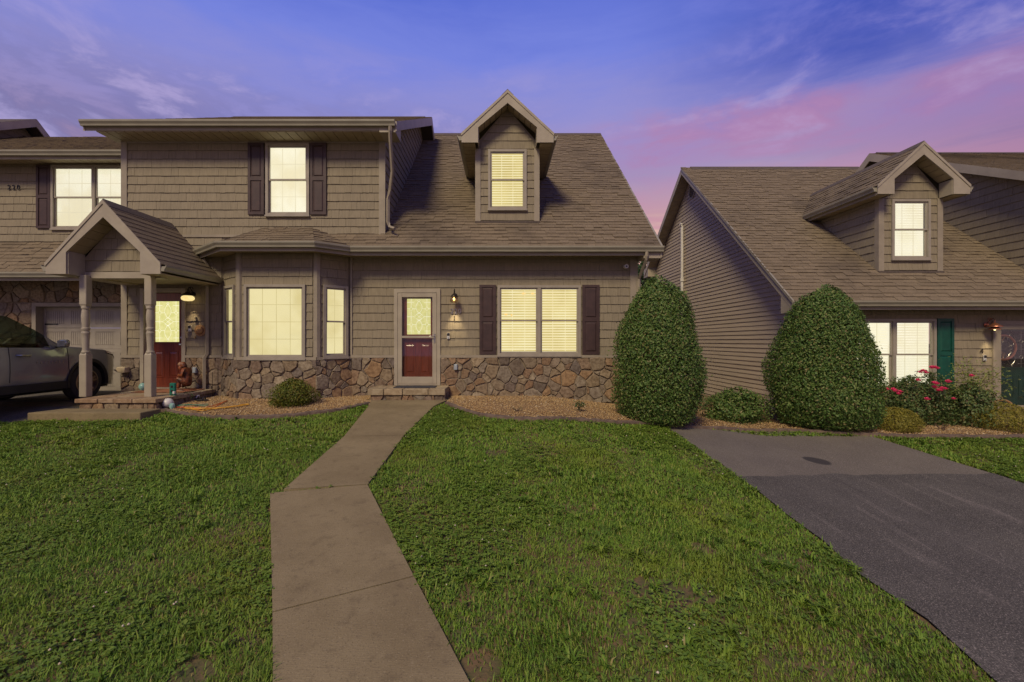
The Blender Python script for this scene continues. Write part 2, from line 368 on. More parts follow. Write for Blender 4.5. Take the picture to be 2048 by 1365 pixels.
        return tag(link(name, me, org, parent), label, cat, group, kind)
def npmesh(name, v, f, mat, parent=None, **kw):     # many same-size faces, from arrays
    v = np.asarray(v, np.float32); f = np.asarray(f, np.int32)
    lo = v.min(0); hi = v.max(0); org = Vector(((lo[0] + hi[0]) / 2, (lo[1] + hi[1]) / 2, lo[2]))
    v = v - np.array(org, np.float32)
    me = bpy.data.meshes.new(name); k = f.shape[1]
    me.vertices.add(len(v)); me.vertices.foreach_set('co', v.ravel())
    me.loops.add(f.size); me.loops.foreach_set('vertex_index', f.ravel())
    me.polygons.add(len(f)); me.polygons.foreach_set('loop_start', np.arange(0, f.size, k, dtype=np.int32))
    me.update(calc_edges=True); me.materials.append(MATS[mat])
    return tag(link(name, me, org, parent), **kw)
class Fr:                      # a surface: u along it, v up it, n out of it
    def __init__(s, o, u, v=(0, 0, 1), n=None):
        s.o = Vector(o); s.u = Vector(u).normalized(); s.v = Vector(v).normalized()
        s.n = Vector(n).normalized() if n else s.u.cross(s.v).normalized()
    def p(s, u, v, n=0.): return s.o + s.u * u + s.v * v + s.n * n
    def box(s, mb, u0, u1, v0, v1, n0, n1):
        return mb.hexa([s.p(u0, v0, n0), s.p(u1, v0, n0), s.p(u1, v0, n1), s.p(u0, v0, n1), s.p(u0, v1, n0), s.p(u1, v1, n0), s.p(u1, v1, n1), s.p(u0, v1, n1)])
    def ring(s, mb, u0, u1, v0, v1, w, n0, n1):
        s.box(mb, u0, u0 + w, v0, v1, n0, n1); s.box(mb, u1 - w, u1, v0, v1, n0, n1)
        s.box(mb, u0 + w, u1 - w, v0, v0 + w, n0, n1); s.box(mb, u0 + w, u1 - w, v1 - w, v1, n0, n1); return mb
    def poly(s, mb, pts, n0, n1):
        return mb.prism([s.p(u, v, n0) for u, v in pts], s.n * (n1 - n0))
def front(y): return Fr((0, y, 0), (1, 0, 0))          # u = X, v = Z, facing the camera
def cut(pieces, opens):
    for (a, b, c, d) in opens:
        out = []
        for (p, q, lo, hi) in pieces:
            if b <= p or a >= q or d <= lo or c >= hi: out.append((p, q, lo, hi)); continue
            if a - p > .004: out.append((p, a, lo, hi))
            if q - b > .004: out.append((b, q, lo, hi))
            aa, bb = max(a, p), min(b, q)
            if c - lo > .004: out.append((aa, bb, lo, c))
            if hi - d > .004: out.append((aa, bb, d, hi))
        pieces = out
    return pieces
def shakes(mb, fr, piece, z0, dv, span, wr, gap, tb, tt, n0, kv=.12):
    a, b, lo, hi = piece; s0, s1 = span(lo), span(hi); u = a
    while u < b - 1e-4:
        w = random.uniform(*wr); q = u + w
        if b - q < wr[0] * .6: q = b
        k = random.uniform(-kv, kv) * tb
        cl = lambda x, s: min(max(x, s[0]), s[1])
        P = [cl(u + gap, s0), cl(q - gap, s0), cl(u + gap, s1), cl(q - gap, s1)]
        if P[1] - P[0] > .004 or P[3] - P[2] > .004:
            nl = n0 + tb + k + (tt - tb) * (lo - z0) / dv; nh = n0 + tb + k + (tt - tb) * (hi - z0) / dv
            dz = random.uniform(0, .006) if wr[1] < 1 and lo == z0 else 0
            p = fr.p
            mb.add([p(P[0], lo + dz, n0), p(P[1], lo + dz, n0), p(P[3], hi, n0), p(P[2], hi, n0), p(P[0], lo + dz, nl), p(P[1], lo + dz, nl), p(P[3], hi, nh), p(P[2], hi, nh)],
                   [(4, 5, 6, 7), (0, 1, 5, 4), (1, 2, 6, 5), (3, 0, 4, 7), (2, 3, 7, 6)])
        u = q
def courses(fr, span, v0, v1, dv, opens=(), parent=None, name='siding_course', mat='shake', wr=(.07, .26), gap=.0015, tb=.020, tt=.004, n0=.002, joined=False, kind=None):
    kv = .12 if mat != 'shingle' else .5
    v = v0; J = MB()
    while v < v1 - .01:
        hi = min(v + dv, v1); s = span(v); s2 = span(hi)
        a, b = min(s[0], s2[0]), max(s[1], s2[1])
        if b - a > .01:
            ps = sorted(cut([(a, b, v, hi)], opens)); groups = []
            for p in ps:
                for g in groups:
                    if any(abs(p[0] - q[1]) < .002 or abs(q[0] - p[1]) < .002 for q in g): g.append(p); break
                else: groups.append([p])
            for g in groups:
                mb = J if joined else MB()
                for p in g: shakes(mb, fr, p, v, dv, span, wr, gap, tb, tt, n0, kv)
                if not joined: mb.build(name, mat, parent, recalc=False)
        v = hi
    if joined: return J.build(name, mat, parent, recalc=False, kind=kind)
def walls(fr, u0, u1, v0, v1, opens, parent, name='wall', mat='wallback', th=.12):
    mb = MB()
    for (a, b, c, d) in cut([(u0, u1, v0, v1)], opens): fr.box(mb, a, b, c, d, -th, 0)
    return mb.build(name, mat, parent, recalc=False)
def stones(fr, u0, u1, v0, v1, parent, size=.23, opens=(), t=.036, name='stone', big=1.):
    W, Hh = u1 - u0, v1 - v0; n = max(3, int(W * Hh / (size * size * .85))); pts = []
    for _ in range(6000):
        if len(pts) >= n: break
        p = (random.uniform(u0, u1), random.uniform(v0, v1)); r = size * (random.uniform(.42, .85) if random.random() < .72 else random.uniform(.9, 1.2))
        if all((p[0] - q[0]) ** 2 + (p[1] - q[1]) ** 2 > (.5 * (r + q[2])) ** 2 for q in pts): pts.append((*p, r))
    for i, (x, y, r) in enumerate(pts):
        poly = [Vector((u0, v0)), Vector((u1, v0)), Vector((u1, v1)), Vector((u0, v1))]
        for j, (X, Y, rr) in enumerate(pts):
            if j == i: continue
            d = Vector((X - x, Y - y)); L = d.length
            if L > size * 4: continue
            d /= L; m = L / 2 + (r * r - rr * rr) / (2.6 * L) - .008
            out = []
            for k in range(len(poly)):
                a, b = poly[k], poly[(k + 1) % len(poly)]; o = Vector((x, y))
                fa, fb = (a - o).dot(d) - m, (b - o).dot(d) - m
                if fa <= 0: out.append(a)
                if fa * fb < 0: out.append(a + (b - a) * (fa / (fa - fb)))
            poly = out
            if len(poly) < 3: break
        if len(poly) < 3: continue
        for (a, b, c, d) in opens:       # keep clear of openings
            if a < x < b and c < y < d: poly = []
            else:
                poly = [Vector((p.x if not (a < p.x < b and c < p.y < d) else (a if x <= a else b if x >= b else p.x),
                                p.y if not (a < p.x < b and c < p.y < d) else (c if y <= c else d if y >= d else p.y))) for p in poly]
        if len(poly) < 3: continue
        ring = []
        for k in range(len(poly)):
            a, b = poly[k], poly[(k + 1) % len(poly)]; L = (b - a).length
            if L < .012: continue
            ring.append(a)
            if L > .07: ring.append(a.lerp(b, random.uniform(.35, .65)) + Vector((random.uniform(-1, 1), random.uniform(-1, 1))) * L * .10)
        if len(ring) < 4: continue
        c = sum(ring, Vector((0, 0))) / len(ring); ar = max((p - c).length for p in ring)
        if ar < .025: continue
        tt = t * random.uniform(.65, 1.15); tx, ty = random.uniform(-.10, .10), random.uniform(-.10, .10); mb = MB(); m = len(ring); vs = []
        for sc, h in ((1., -.012), (.972, .72), (.88, 1.)):
            for p in ring:
                q = c + (p - c) * (sc * random.uniform(.985, 1.)); dq = q - c
                vs.append(fr.p(q.x, q.y, h * tt * (random.uniform(.86, 1.1) if h > 0 else 1) + (tx * dq.x + ty * dq.y if h > 0 else 0)))
        vs.append(fr.p(c.x, c.y, tt * random.uniform(.95, 1.12)))
        fs = [(k + l * m, (k + 1) % m + l * m, (k + 1) % m + (l + 1) * m, k + (l + 1) * m) for l in range(2) for k in range(m)] + [(2 * m + k, 2 * m + (k + 1) % m, 3 * m) for k in range(m)]
        mb.add(vs, fs); mb.build(name, 'stone', parent, smooth=14)
def window(fr, u0, u1, v0, v1, parent, cols=1, sashes=2, blind=True, pale=False, fw=.055, grid=(3, 2), n0=0., litmat=None):
    w = fr.ring(MB(), u0, u1, v0, v1, fw, n0 - .05, n0 + .055)
    if cols == 2: fr.box(w, (u0 + u1) / 2 - .035, (u0 + u1) / 2 + .035, v0 + fw, v1 - fw, n0 - .05, n0 + .05)
    fr.box(w, u0 - .01, u1 + .01, v0 - .025, v0 + .012, n0, n0 + .07)
    W = w.build('window', 'vinylframe', parent)
    a, b, c, d = u0 + fw, u1 - fw, v0 + fw, v1 - fw
    fr.box(MB(), a - .03, b + .03, c - .03, d + .03, *((n0 - .118, n0 - .112) if blind else (n0 - .046, n0 - .040))).build('lit_room', litmat or ('litpale' if pale else 'litdeep' if blind else 'lit'), W)
    spans = [(a, b)] if cols == 1 else [(a, (u0 + u1) / 2 - .035), ((u0 + u1) / 2 + .035, b)]
    for (p, q) in spans:
        vm = (c + d) / 2
        parts = [(vm - .018, d, .012), (c, vm + .018, -.018)] if sashes == 2 else [(c, d, 0.)]
        for (lo, hi, off) in parts:
            sw = .034
            fr.ring(MB(), p, q, lo, hi, sw, n0 - .012 + off, n0 + .016 + off).build('sash', 'vinylframe', W)
            fr.box(MB(), p + sw, q - sw, lo + sw, hi - sw, n0 - .001 + off, n0 + .003 + off).build('pane', 'pane', W, recalc=True)
            g = MB(); gu, gv = grid
            if gu > 0:
                for i in range(1, gu): x = p + (q - p) * i / gu; fr.box(g, x - .006, x + .006, lo + sw, hi - sw, *((n0 - .058, n0 - .052) if blind else (n0 - .038, n0 - .034)))
                for i in range(1, gv): z = lo + (hi - lo) * i / gv; fr.box(g, p + sw, q - sw, z - .006, z + .006, *((n0 - .0575, n0 - .0525) if blind else (n0 - .0375, n0 - .0345)))
                g.build('grille', 'litgridpale' if pale else ('litslat' if blind else 'litgrid'), W)
        if blind:
            m = MB(); z = c + .01
            while z < d - .02:
                t = .030; m.add([fr.p(p + .012, z, n0 - .075), fr.p(q - .012, z, n0 - .075), fr.p(q - .012, z + t, n0 - .098), fr.p(p + .012, z + t, n0 - .098),
                        fr.p(p + .012, z + .002, n0 - .074), fr.p(q - .012, z + .002, n0 - .074), fr.p(q - .012, z + t + .002, n0 - .097), fr.p(p + .012, z + t + .002, n0 - .097)],
                       [(0, 3, 2, 1), (4, 5, 6, 7), (0, 1, 5, 4), (1, 2, 6, 5), (2, 3, 7, 6), (3, 0, 4, 7)])
                z += .058
            m.build('blind', 'litslatwhite' if pale else 'litslat', W)
    return W
def shutter(fr, u0, u1, v0, v1, parent, mat='shutterbrown', n0=.02, mid=.5):
    m = fr.box(MB(), u0, u1, v0, v1, n0, n0 + .018); vm = v0 + (v1 - v0) * mid; w = .055
    fr.ring(m, u0, u1, v0, v1, w, n0 + .018, n0 + .034); fr.box(m, u0 + w, u1 - w, vm - .04, vm + .04, n0 + .018, n0 + .034)
    s = m.build('shutter', mat, parent)
    for lo, hi in ((v0 + w, vm - .04), (vm + .04, v1 - w)):
        p = MB(); g = .018; a, b, c, d = u0 + w + g, u1 - w - g, lo + g, hi - g; e = .022
        p.add([fr.p(a, c, n0 + .018), fr.p(b, c, n0 + .018), fr.p(b, d, n0 + .018), fr.p(a, d, n0 + .018), fr.p(a + e, c + e, n0 + .032), fr.p(b - e, c + e, n0 + .032), fr.p(b - e, d - e, n0 + .032), fr.p(a + e, d - e, n0 + .032)],
              [(4, 5, 6, 7), (0, 1, 5, 4), (1, 2, 6, 5), (2, 3, 7, 6), (3, 0, 4, 7)])
        p.build('panel', mat, s, recalc=False)
    return s
GUT = [(0, 0), (.07, 0), (.078, .035), (.108, .08), (.11, .115), (.098, .115), (.096, .09), (0, .088)]
def gutter(path, parent):
    MB().sweep(path, GUT).build('gutter', 'gutter', parent)
    MB().sweep([Vector(p) + Vector((0, 0, -.07)) for p in path], [(-.022, -.0), (-.002, 0), (-.002, .15), (-.022, .15)]).build('fascia', 'trim', parent)
def soffit(x0, x1, y0, y1, z, parent, step=.2, along='x'):
    m = MB(); u = x0 if along == 'x' else y0; e = x1 if along == 'x' else y1
    while u < e - .01:
        q = min(u + step, e)
        if along == 'x': m.box(u + .009, q - .009, y0, y1, z, z + .014)
        else: m.box(x0, x1, u + .009, q - .009, z, z + .014)
        u = q
    if along == 'x': m.box(x0, x1, y0, y1, z + .016, z + .022)
    else: m.box(x0, x1, y0, y1, z + .016, z + .022)
    return m.build('soffit', 'soffit', parent, recalc=False)
def text_mesh(txt, size, ext=.004, sp=1.):
    c = bpy.data.curves.new('t', 'FONT'); c.body = txt; c.size = size; c.extrude = ext; c.align_x = 'CENTER'; c.align_y = 'CENTER'; c.space_character = sp
    o = bpy.data.objects.new('t', c); COL.objects.link(o); dg = bpy.context.evaluated_depsgraph_get()
    me = bpy.data.meshes.new_from_object(o.evaluated_get(dg)); bpy.data.objects.remove(o); return me
def text_obj(name, txt, size, pos, rot, mat, parent=None, serif=True, **kw):
    me = text_mesh(txt, size, kw.pop('ext', .004), kw.pop('sp', 1.)); me.materials.clear(); me.materials.append(MATS[mat])
    o = link(name, me, pos, parent); o.rotation_euler = rot; return tag(o, **kw)
def downspout(path, parent, r=.038):
    m = MB(); m.tube(path, r, 4); return m.build('downspout', 'trim', parent)
def door_slab(fr, u0, u1, v0, v1, parent, mat, n, glass, hand=1):
    """six-foot-eight panel door with a half light of leaded glass: glass = (u0,u1,v0,v1)"""
    a, b, c, d = glass; m = MB()
    for p in cut([(u0, u1, v0, v1)], [glass]): fr.box(m, *p, n - .04, n)
    D = m.build('door', mat, parent)
    fr.ring(MB(), a - .03, b + .03, c - .03, d + .03, .032, n - .002, n + .014).build('glass_moulding', mat, D)
    g = fr.box(MB(), a, b, c, d, n - .025, n - .02).build('leaded_glass', 'glasslit' if mat == 'reddoor' else 'carblack', D)
    w = (u1 - u0); um = (u0 + u1) / 2
    for (p, q) in ((u0 + .14, um - .05), (um + .05, u1 - .14)):
        lo, hi = v0 + .22, c - .2; e = .03
        fr.ring(MB(), p, q, lo, hi, .022, n - .001, n + .008).build('panel_moulding', mat, D)
        P = MB(); P.add([fr.p(p + .03, lo + .03, n), fr.p(q - .03, lo + .03, n), fr.p(q - .03, hi - .03, n), fr.p(p + .03, hi - .03, n), fr.p(p + .03 + e, lo + .03 + e, n + .012), fr.p(q - .03 - e, lo + .03 + e, n + .012), fr.p(q - .03 - e, hi - .03 - e, n + .012), fr.p(p + .03 + e, hi - .03 - e, n + .012)],
            [(4, 5, 6, 7), (0, 1, 5, 4), (1, 2, 6, 5), (2, 3, 7, 6), (3, 0, 4, 7)]); P.build('panel', mat, D, recalc=False)
    # leaded lines
    t = MB(); gm = (a + b) / 2; vm = (c + d) / 2; H = d - c; Wd = b - a; nn = n - .017
    def ln(pts, r=.0045, cl=False): t.tube([fr.p(x, y, nn) for x, y in pts], r, 4, cl)
    def dia(x, y, sx, sy): ln([(x - sx, y), (x, y - sy), (x + sx, y), (x, y + sy)], cl=True)
    for x in (gm - Wd * .33, gm + Wd * .33):
        ln([(x, c), (x, vm - H * .2 - .05)]); ln([(x, vm - H * .2 + .05), (x, vm + H * .2 - .05)]); ln([(x, vm + H * .2 + .05), (x, d)])
        dia(x, vm - H * .22, Wd * .065, .05); dia(x, vm + H * .22, Wd * .065, .05)
    for y in (c + H * .1, vm, d - H * .1):
        ln([(a, y), (gm - Wd * .22, y)]); ln([(gm + Wd * .22, y), (b, y)])
    for y in (vm - H * .22, vm + H * .22): ln([(a, y), (gm - Wd * .4, y)]); ln([(gm + Wd * .4, y), (b, y)]); ln([(gm - Wd * .26, y), (gm - Wd * .12, y)]); ln([(gm + Wd * .26, y), (gm + Wd * .12, y)])
    for sgn in (-1, 1):
        ln([(gm + Wd * .13 * math.sin(math.pi * k / 12), vm + sgn * (H * .08 + H * .36 * k / 12)) for k in range(13)])
        ln([(gm - Wd * .13 * math.sin(math.pi * k / 12), vm + sgn * (H * .08 + H * .36 * k / 12)) for k in range(13)])
        dia(gm, vm + sgn * H * .45, Wd * .05, .03)
    dia(gm, vm, Wd * .22, .09); dia(gm, vm + .05, Wd * .11, .05); dia(gm, vm - .05, Wd * .11, .05)
    t.build('glass_tracery', 'tracery' if mat == 'reddoor' else 'steel', D, recalc=False)
    ku = u1 - .065 if hand > 0 else u0 + .065; kz = v0 + .95
    k = MB(); k.lathe([(.03, 0), (.03, -.008), (.012, -.012), (.012, -.04), (.028, -.05), (.03, -.066), (.016, -.078), (.001, -.08)], fr.p(ku, kz, n), 12, 'y'); k.build('door_knob', 'steel', D, smooth=True)
    k = MB(); k.lathe([(.03, 0), (.03, -.012), (.018, -.02), (.001, -.021)], fr.p(ku, kz + .15, n), 12, 'y'); k.build('deadbolt', 'steel', D, smooth=True)
    return D
# ------------------------------------------------------------------ the ground
xs = np.unique(np.concatenate([np.linspace(-250, -20, 12), np.linspace(-20, 1, 22), np.linspace(1, 5, 9), np.linspace(5, 20, 12), np.linspace(20, 250, 12)]))
ys = np.unique(np.concatenate([np.linspace(-60, -8, 6), np.linspace(-8, 9.2, 25), np.linspace(9.2, 30, 8), np.linspace(30, 500, 10)]))
gx, gy = np.meshgrid(xs, ys); gzv = gzn(gx, gy)
nx, ny = len(xs), len(ys); idx = np.arange(nx * ny).reshape(ny, nx)
npmesh('lawn', np.stack([gx, gy, gzv], -1).reshape(-1, 3), np.stack([idx[:-1, :-1], idx[:-1, 1:], idx[1:, 1:], idx[1:, :-1]], -1).reshape(-1, 4), 'lawnsoil', kind='structure')
# concrete path: slabs between the saw-cut joints
j0 = [(552, 1365), (935, 1365)]; j1 = [(545, 1235), (828, 1162)]; j2 = [(540, 992), (735, 975)]; j3 = [(688, 877), (808, 875)]; j4 = [(737, 816), (868, 815)]; j5 = [(737, 803), (905, 801)]
g1, g2, g3, g4, g5 = [[Vector(G(*p)) for p in j] for j in (j1, j2, j3, j4, j5)]
dirv = ((g1[0] + g1[1]) - (g2[0] + g2[1])).normalized()
g0 = [g1[0] + dirv * 4.2, g1[1] + dirv * 4.6]
g2b = [Vector(G(567, 985)), Vector(G(735, 975))]
path_root = thing('walkway', (g3[0].x, g3[0].y, gz(*g3[0])), None, None); tag(path_root, kind='structure')
PATH_POLYS = []
def slab(A, B, name, root, mat, h=.035, depth=.12, g=.006):
    A = [A[0].copy(), A[1].copy()]; B = [B[0].copy(), B[1].copy()]; PATH_POLYS.append([(p.x, p.y) for p in (A[0], A[1], B[1], B[0])])
    d = ((B[0] + B[1]) - (A[0] + A[1])).normalized() * g
    A = [A[0] + d, A[1] + d]; B = [B[0] - d, B[1] - d]
    poly = [A[0], A[1], B[1], B[0]]
    m = MB(); n = 6; vs = []
    L = [A[0].lerp(B[0], i / n) for i in range(n + 1)]; Rr = [A[1].lerp(B[1], i / n) for i in range(n + 1)]
    for i in range(n):
        P = [L[i], Rr[i], Rr[i + 1], L[i + 1]]
        m.add([(p.x, p.y, gz(p.x, p.y) + h) for p in P], [(0, 1, 2, 3)])
    m.prism([(p.x, p.y, gz(p.x, p.y) - depth) for p in poly], (0, 0, depth + h - .003))
    return m.build(name, mat, root, recalc=True)
slab(g0, g1, 'concrete_slab', path_root, 'concrete'); slab(g1, g2, 'concrete_slab', path_root, 'concrete')
slab(g2b, g3, 'concrete_slab', path_root, 'concrete'); slab(g3, g4, 'concrete_slab', path_root, 'concrete'); slab(g4, g5, 'concrete_slab', path_root, 'concrete', g=.001)
def curve(pxs, n=60):
    p = np.array([G(*q) for q in pxs]); t = np.concatenate([[0], np.cumsum(np.hypot(*np.diff(p, axis=0).T))]); u = np.linspace(0, t[-1], n)
    c = np.stack([np.interp(u, t, p[:, 0]), np.interp(u, t, p[:, 1])], 1)
    k = 3; cc = c.copy()
    for i in range(n): a, b = max(0, i - k), min(n, i + k + 1); cc[i] = c[a:b].mean(0)
    cc[0], cc[-1] = c[0], c[-1]; return cc
bedL = curve([(312, 818), (345, 829), (430, 839), (560, 837), (680, 823), (738, 809)])
bedR = curve([(893, 808), (910, 818), (960, 835), (1060, 843), (1200, 846), (1330, 853), (1560, 862), (1720, 872), (1850, 876), (2048, 877), (2300, 878)], 110)
bedR_x, bedR_y = bedR[:, 0], bedR[:, 1]
# tarmac drives
sp = G(1635, 924); asphalt('asphaltold', (.15, .13, .10), (.128, .11, .086), .25, (sp[0], sp[1], 0)); asphalt('asphaltnew', (.062, .057, .048), (.082, .075, .063), .9)
def sheet(name, poly_rows, h, mat, kind='structure', nu=14):
    m = MB(); rows = []
    for (xa, ya), (xb, yb) in poly_rows:
        b = len(m.v); m.v += [(xa + (xb - xa) * i / nu, ya + (yb - ya) * i / nu, gz(xa + (xb - xa) * i / nu, ya + (yb - ya) * i / nu) + h) for i in range(nu + 1)]; rows.append(b)
    for a, b in zip(rows[:-1], rows[1:]):
        m.f += [(a + i, a + i + 1, b + i + 1, b + i) for i in range(nu)]
    return m.build(name, mat, kind=kind, recalc=False)
far = [G(1330, 854), G(1480, 957)]; farr = [G(1738, 872), G(1990, 950)]
DL = lambda y: np.interp(y, [-8, 2.4, 3.4, far[1][1], far[0][1], 9.5], [2.75, 2.93, 2.97, far[1][0], far[0][0], 2.9])
DR = lambda y: np.interp(y, [-8, 4, farr[1][1], farr[0][1], 9.5], [7.3, 7.2, farr[1][0], farr[0][0], 7.0])
seamL, seamR = far[1][1], farr[1][1]
wob = lambda k: .03 * math.sin(k * 2.1) + .02 * math.sin(k * 5.3 + 1)
seam = [G(1480 + 520 * i / 14, 957 - 7 * i / 14 + random.uniform(-1.6, 1.6)) for i in range(15)]
def drive(name, ya, yb, rows, h, mat):      # near edge / far edge given as functions of the column
    m = MB(); nu = 14
    for j in range(rows + 1):
        t = j / rows
        for i in range(nu + 1):
            y = ya(i) + (yb(i) - ya(i)) * t; x = float(DL(y)) + wob(y * 3) + (float(DR(y)) - float(DL(y)) - wob(y * 3)) * i / nu; m.v.append((x, y, gz(x, y) + h))
    m.f = [(j * (nu + 1) + i, j * (nu + 1) + i + 1, (j + 1) * (nu + 1) + i + 1, (j + 1) * (nu + 1) + i) for j in range(rows) for i in range(nu)]
    return m.build(name, mat, kind='structure', recalc=False)
drive('driveway', lambda i: -8., lambda i: seam[i][1], 26, .022, 'asphaltnew')
drive('driveway', lambda i: seam[i][1] - .03, lambda i: float(np.interp(DL(8) + (DR(8) - DL(8)) * i / 14, bedR_x, bedR_y)) + .02, 14, .012, 'asphaltold')
LDX = [(-7.92, 11.4), (-7.95, 8.6), (-7.98, 7.75), (-8.6, 7.45), (-10.5, 6.9), (-15, 6.2)]
sheet('driveway', [((-26, y), (x, y)) for x, y in [(-7.93, 11.35), (-7.95, 9.5), (-7.96, 8.4), (-7.98, 7.75), (-8.6, 7.45), (-10.5, 6.9), (-15, 6.2)]], .010, 'asphaltnew', nu=10)
# planting beds: curved front edge, gravel, rough edging
def back(x): return 10.16 if x < 3.0 or x > 6.6 else 12.5
def bed(c, name):
    m = MB(); n = 8; rows = []
    for (x, y) in c:
        rows.append(len(m.v)); yb = back(x)
        m.v += [(x, y + (yb - y) * i / n, gz(x, y + (yb - y) * i / n) + .012 + .02 * min(1, i / 2)) for i in range(n + 1)]
    for a, b in zip(rows[:-1], rows[1:]): m.f += [(a + i, b + i, b + i + 1, a + i + 1) for i in range(n)]
    return m.build(name, 'bedsoil', kind='structure', recalc=False)
bed(bedL, 'garden_bed'); bed(bedR, 'garden_bed')
def edging(c, label):
    m = MB(); vs = []; n = len(c)
    for i in range(n):
        a, b = c[max(0, i - 1)], c[min(n - 1, i + 1)]; t = (b - a) / (np.hypot(*(b - a)) + 1e-9); o = np.array([t[1], -t[0]])
        for q, h in ((-.05, -.05), (-.045, .06 + random.uniform(-.012, .01)), (.035, .055 + random.uniform(-.015, .01)), (.05, -.05)):
            p = c[i] + o * (q + random.uniform(-.008, .008)); vs.append((p[0], p[1], gz(*p) + h))
    fs = [(i * 4 + k, i * 4 + (k + 1) % 4, (i + 1) * 4 + (k + 1) % 4, (i + 1) * 4 + k) for i in range(n - 1) for k in range(4)] + [(3, 2, 1, 0), tuple(range(4 * n - 4, 4 * n))]
    m.add(vs, fs); m.build('bed_edging', 'edging', label=label, cat='edging', smooth=40)
edging(bedL, 'dark low edging curving along the bed between the porch and the path')
edging(bedR, 'long dark edging along the right-hand bed from the step past the drive')
# ------------------------------------------------------------------ houses
D = 10.1                                  # front wall plane of the row
EY, EZ, RY, RZ = 9.65, CZ + 2.0, 15.6, CZ + 7.1   # big roof: eave line and ridge
SL = (RZ - EZ) / (RY - EY)
roofy = lambda z, dz=0.: EY + (z - dz - EZ) / SL
def unit_roof(T, mx, dz, backz, backy, name_vent=False):
    """the steep shingled roof with its gabled dormer; mx maps the photo-left unit's X to this one's"""
    X = lambda a, b: tuple(sorted((mx(a), mx(b))))
    mir = mx(1) < mx(0)
    xl, xr = X(-2.62, 3.43); z0, z1 = EZ + dz, RZ + dz
    rk = mx(3.43); rs = 1 if not mir else -1       # rake side
    m = MB(); th = .16
    m.prism([(xl, EY, z0 - .012), (xl, RY, z1 - .012), (xl, RY, z1 - th - .05), (xl, EY + .02, z0 - th)], (xr - xl, 0, 0))
    m.prism([(xl, RY + .001, z1 - .012), (xl, backy, backz - .012), (xl, backy, backz - th), (xl, RY + .001, z1 - th - .05)], (xr - xl, 0, 0))
    roof = m.build('roof', 'shinglebase', T)
    L = math.hypot(RY - EY, RZ - EZ); vd = Vector((0, RY - EY, RZ - EZ)) / L
    fr = Fr((0, EY, z0), (1, 0, 0), vd)
    vv = lambda y: (y - EY) / (RY - EY) * L
    if not mir:
        def span(v):
            yy = EY + v / L * (RY - EY)
            if yy < D: return (-3.18 - (.65) * (yy - EY) / (D - EY), xr + .03)
            return (-2.60, xr + .03)
        courses(fr, span, 0, vv(D), .138, parent=roof, name='shingles', mat='shingle', wr=(.12, .31), gap=.0016, tb=.014, tt=.003, n0=0, joined=True, kind='stuff')
        courses(fr, span, vv(D) + .0001, L, .138, parent=roof, name='shingles', mat='shingle', wr=(.12, .31), gap=.0016, tb=.014, tt=.003, n0=0, joined=True, kind='stuff')
    else:
        courses(fr, lambda v: (xl - .03, xr + 6 * (v < vv(D)) * (vv(D) - 0 > v)), 0, L, .138, parent=roof, name='shingles', mat='shingle', wr=(.12, .31), gap=.0016, tb=.014, tt=.003, n0=0, joined=True, kind='stuff')
    # ridge cap pieces
    x = xl + .3
    while x < xr - .25:
        m = MB(); m.prism([(x, RY - .15, z1 - .15 * SL + .012), (x, RY, z1 + .03), (x, RY + .15, z1 - .10), (x, RY + .15, z1 - .13), (x, RY, z1 - .0), (x, RY - .15, z1 - .15 * SL - .01)], (.30, 0, 0)); m.build('ridge_cap', 'ridgecap', roof); x += .304
    # rake board on the gable end and its boxed return
    a, b = (rk - .03, rk + .002) if rs > 0 else (rk - .002, rk + .03)
    m = MB()
    m.prism([(a, EY - .01, z0 - .02), (a, RY, z1 - .03), (a, RY, z1 - .24), (a, EY - .01, z0 - .22)], (b - a, 0, 0))
    m.prism([(a, RY + .001, z1 - .03), (a, backy, backz - .02), (a, backy, backz - .22), (a, RY + .001, z1 - .24)], (b - a, 0, 0))
    m.build('rake_board', 'trimlight', T)
    m = MB(); a2, b2 = (rk - .012, rk + .028) if rs > 0 else (rk - .028, rk + .012)
    m.prism([(a2, EY - .02, z0 + .005), (a2, RY, z1 + .0), (a2, RY, z1 - .07), (a2, EY - .02, z0 - .06)], (b2 - a2, 0, 0)); m.build('rake_trim', 'gutter', T)
    # soffit under the rake, boards across
    wall = rk - rs * .38; s0, s1 = sorted((rk - rs * .031, wall)); m = MB(); n = 26
    for i in range(n):
        for (ya, yb, za, zb) in ((EY, RY, z0 - .2, z1 - .22), (backy, RY, backz - .2, z1 - .22)):
            p, q = (i + .03) / n, (i + .97) / n
            pa = (ya + (yb - ya) * p, za + (zb - za) * p); pb = (ya + (yb - ya) * q, za + (zb - za) * q)
            m.prism([(s0, pa[0], pa[1]), (s1, pa[0], pa[1]), (s1, pb[0], pb[1]), (s0, pb[0], pb[1])], (0, 0, .012))
    m.build('soffit', 'soffit', T, recalc=False)
    # front return box under the eave corner
    m = MB(); s0, s1 = sorted((rk - rs * .002, wall)); m.prism([(s0, EY + .0, z0 - .03), (s0, D - .02, z0 + .2), (s0, D - .02, z0 - .24), (s0, EY, z0 - .24)], (s1 - s0, 0, 0)); m.build('eave_return', 'trimlight', T)
    # ---- dormer
    dx = mx(.17); DY = 10.53; hw = .73; oh = 1.02; FYd = 10.2
    za = CZ + 5.60 + dz; ze = CZ + 4.64 + dz; zs = CZ + 4.44 + dz; zb = EZ + dz + (DY - EY) * SL
    fr = front(DY); wz0, wz1 = CZ + (CY - 420) / F * DY + dz, CZ + (CY - 300) / F * DY + dz
    wu = (dx - .445, dx + .445); op = (*wu, wz0, wz1)
    dw = walls(fr, dx - hw, dx + hw, zb - .3, zs, [op], T, 'dormer_wall', th=.10)
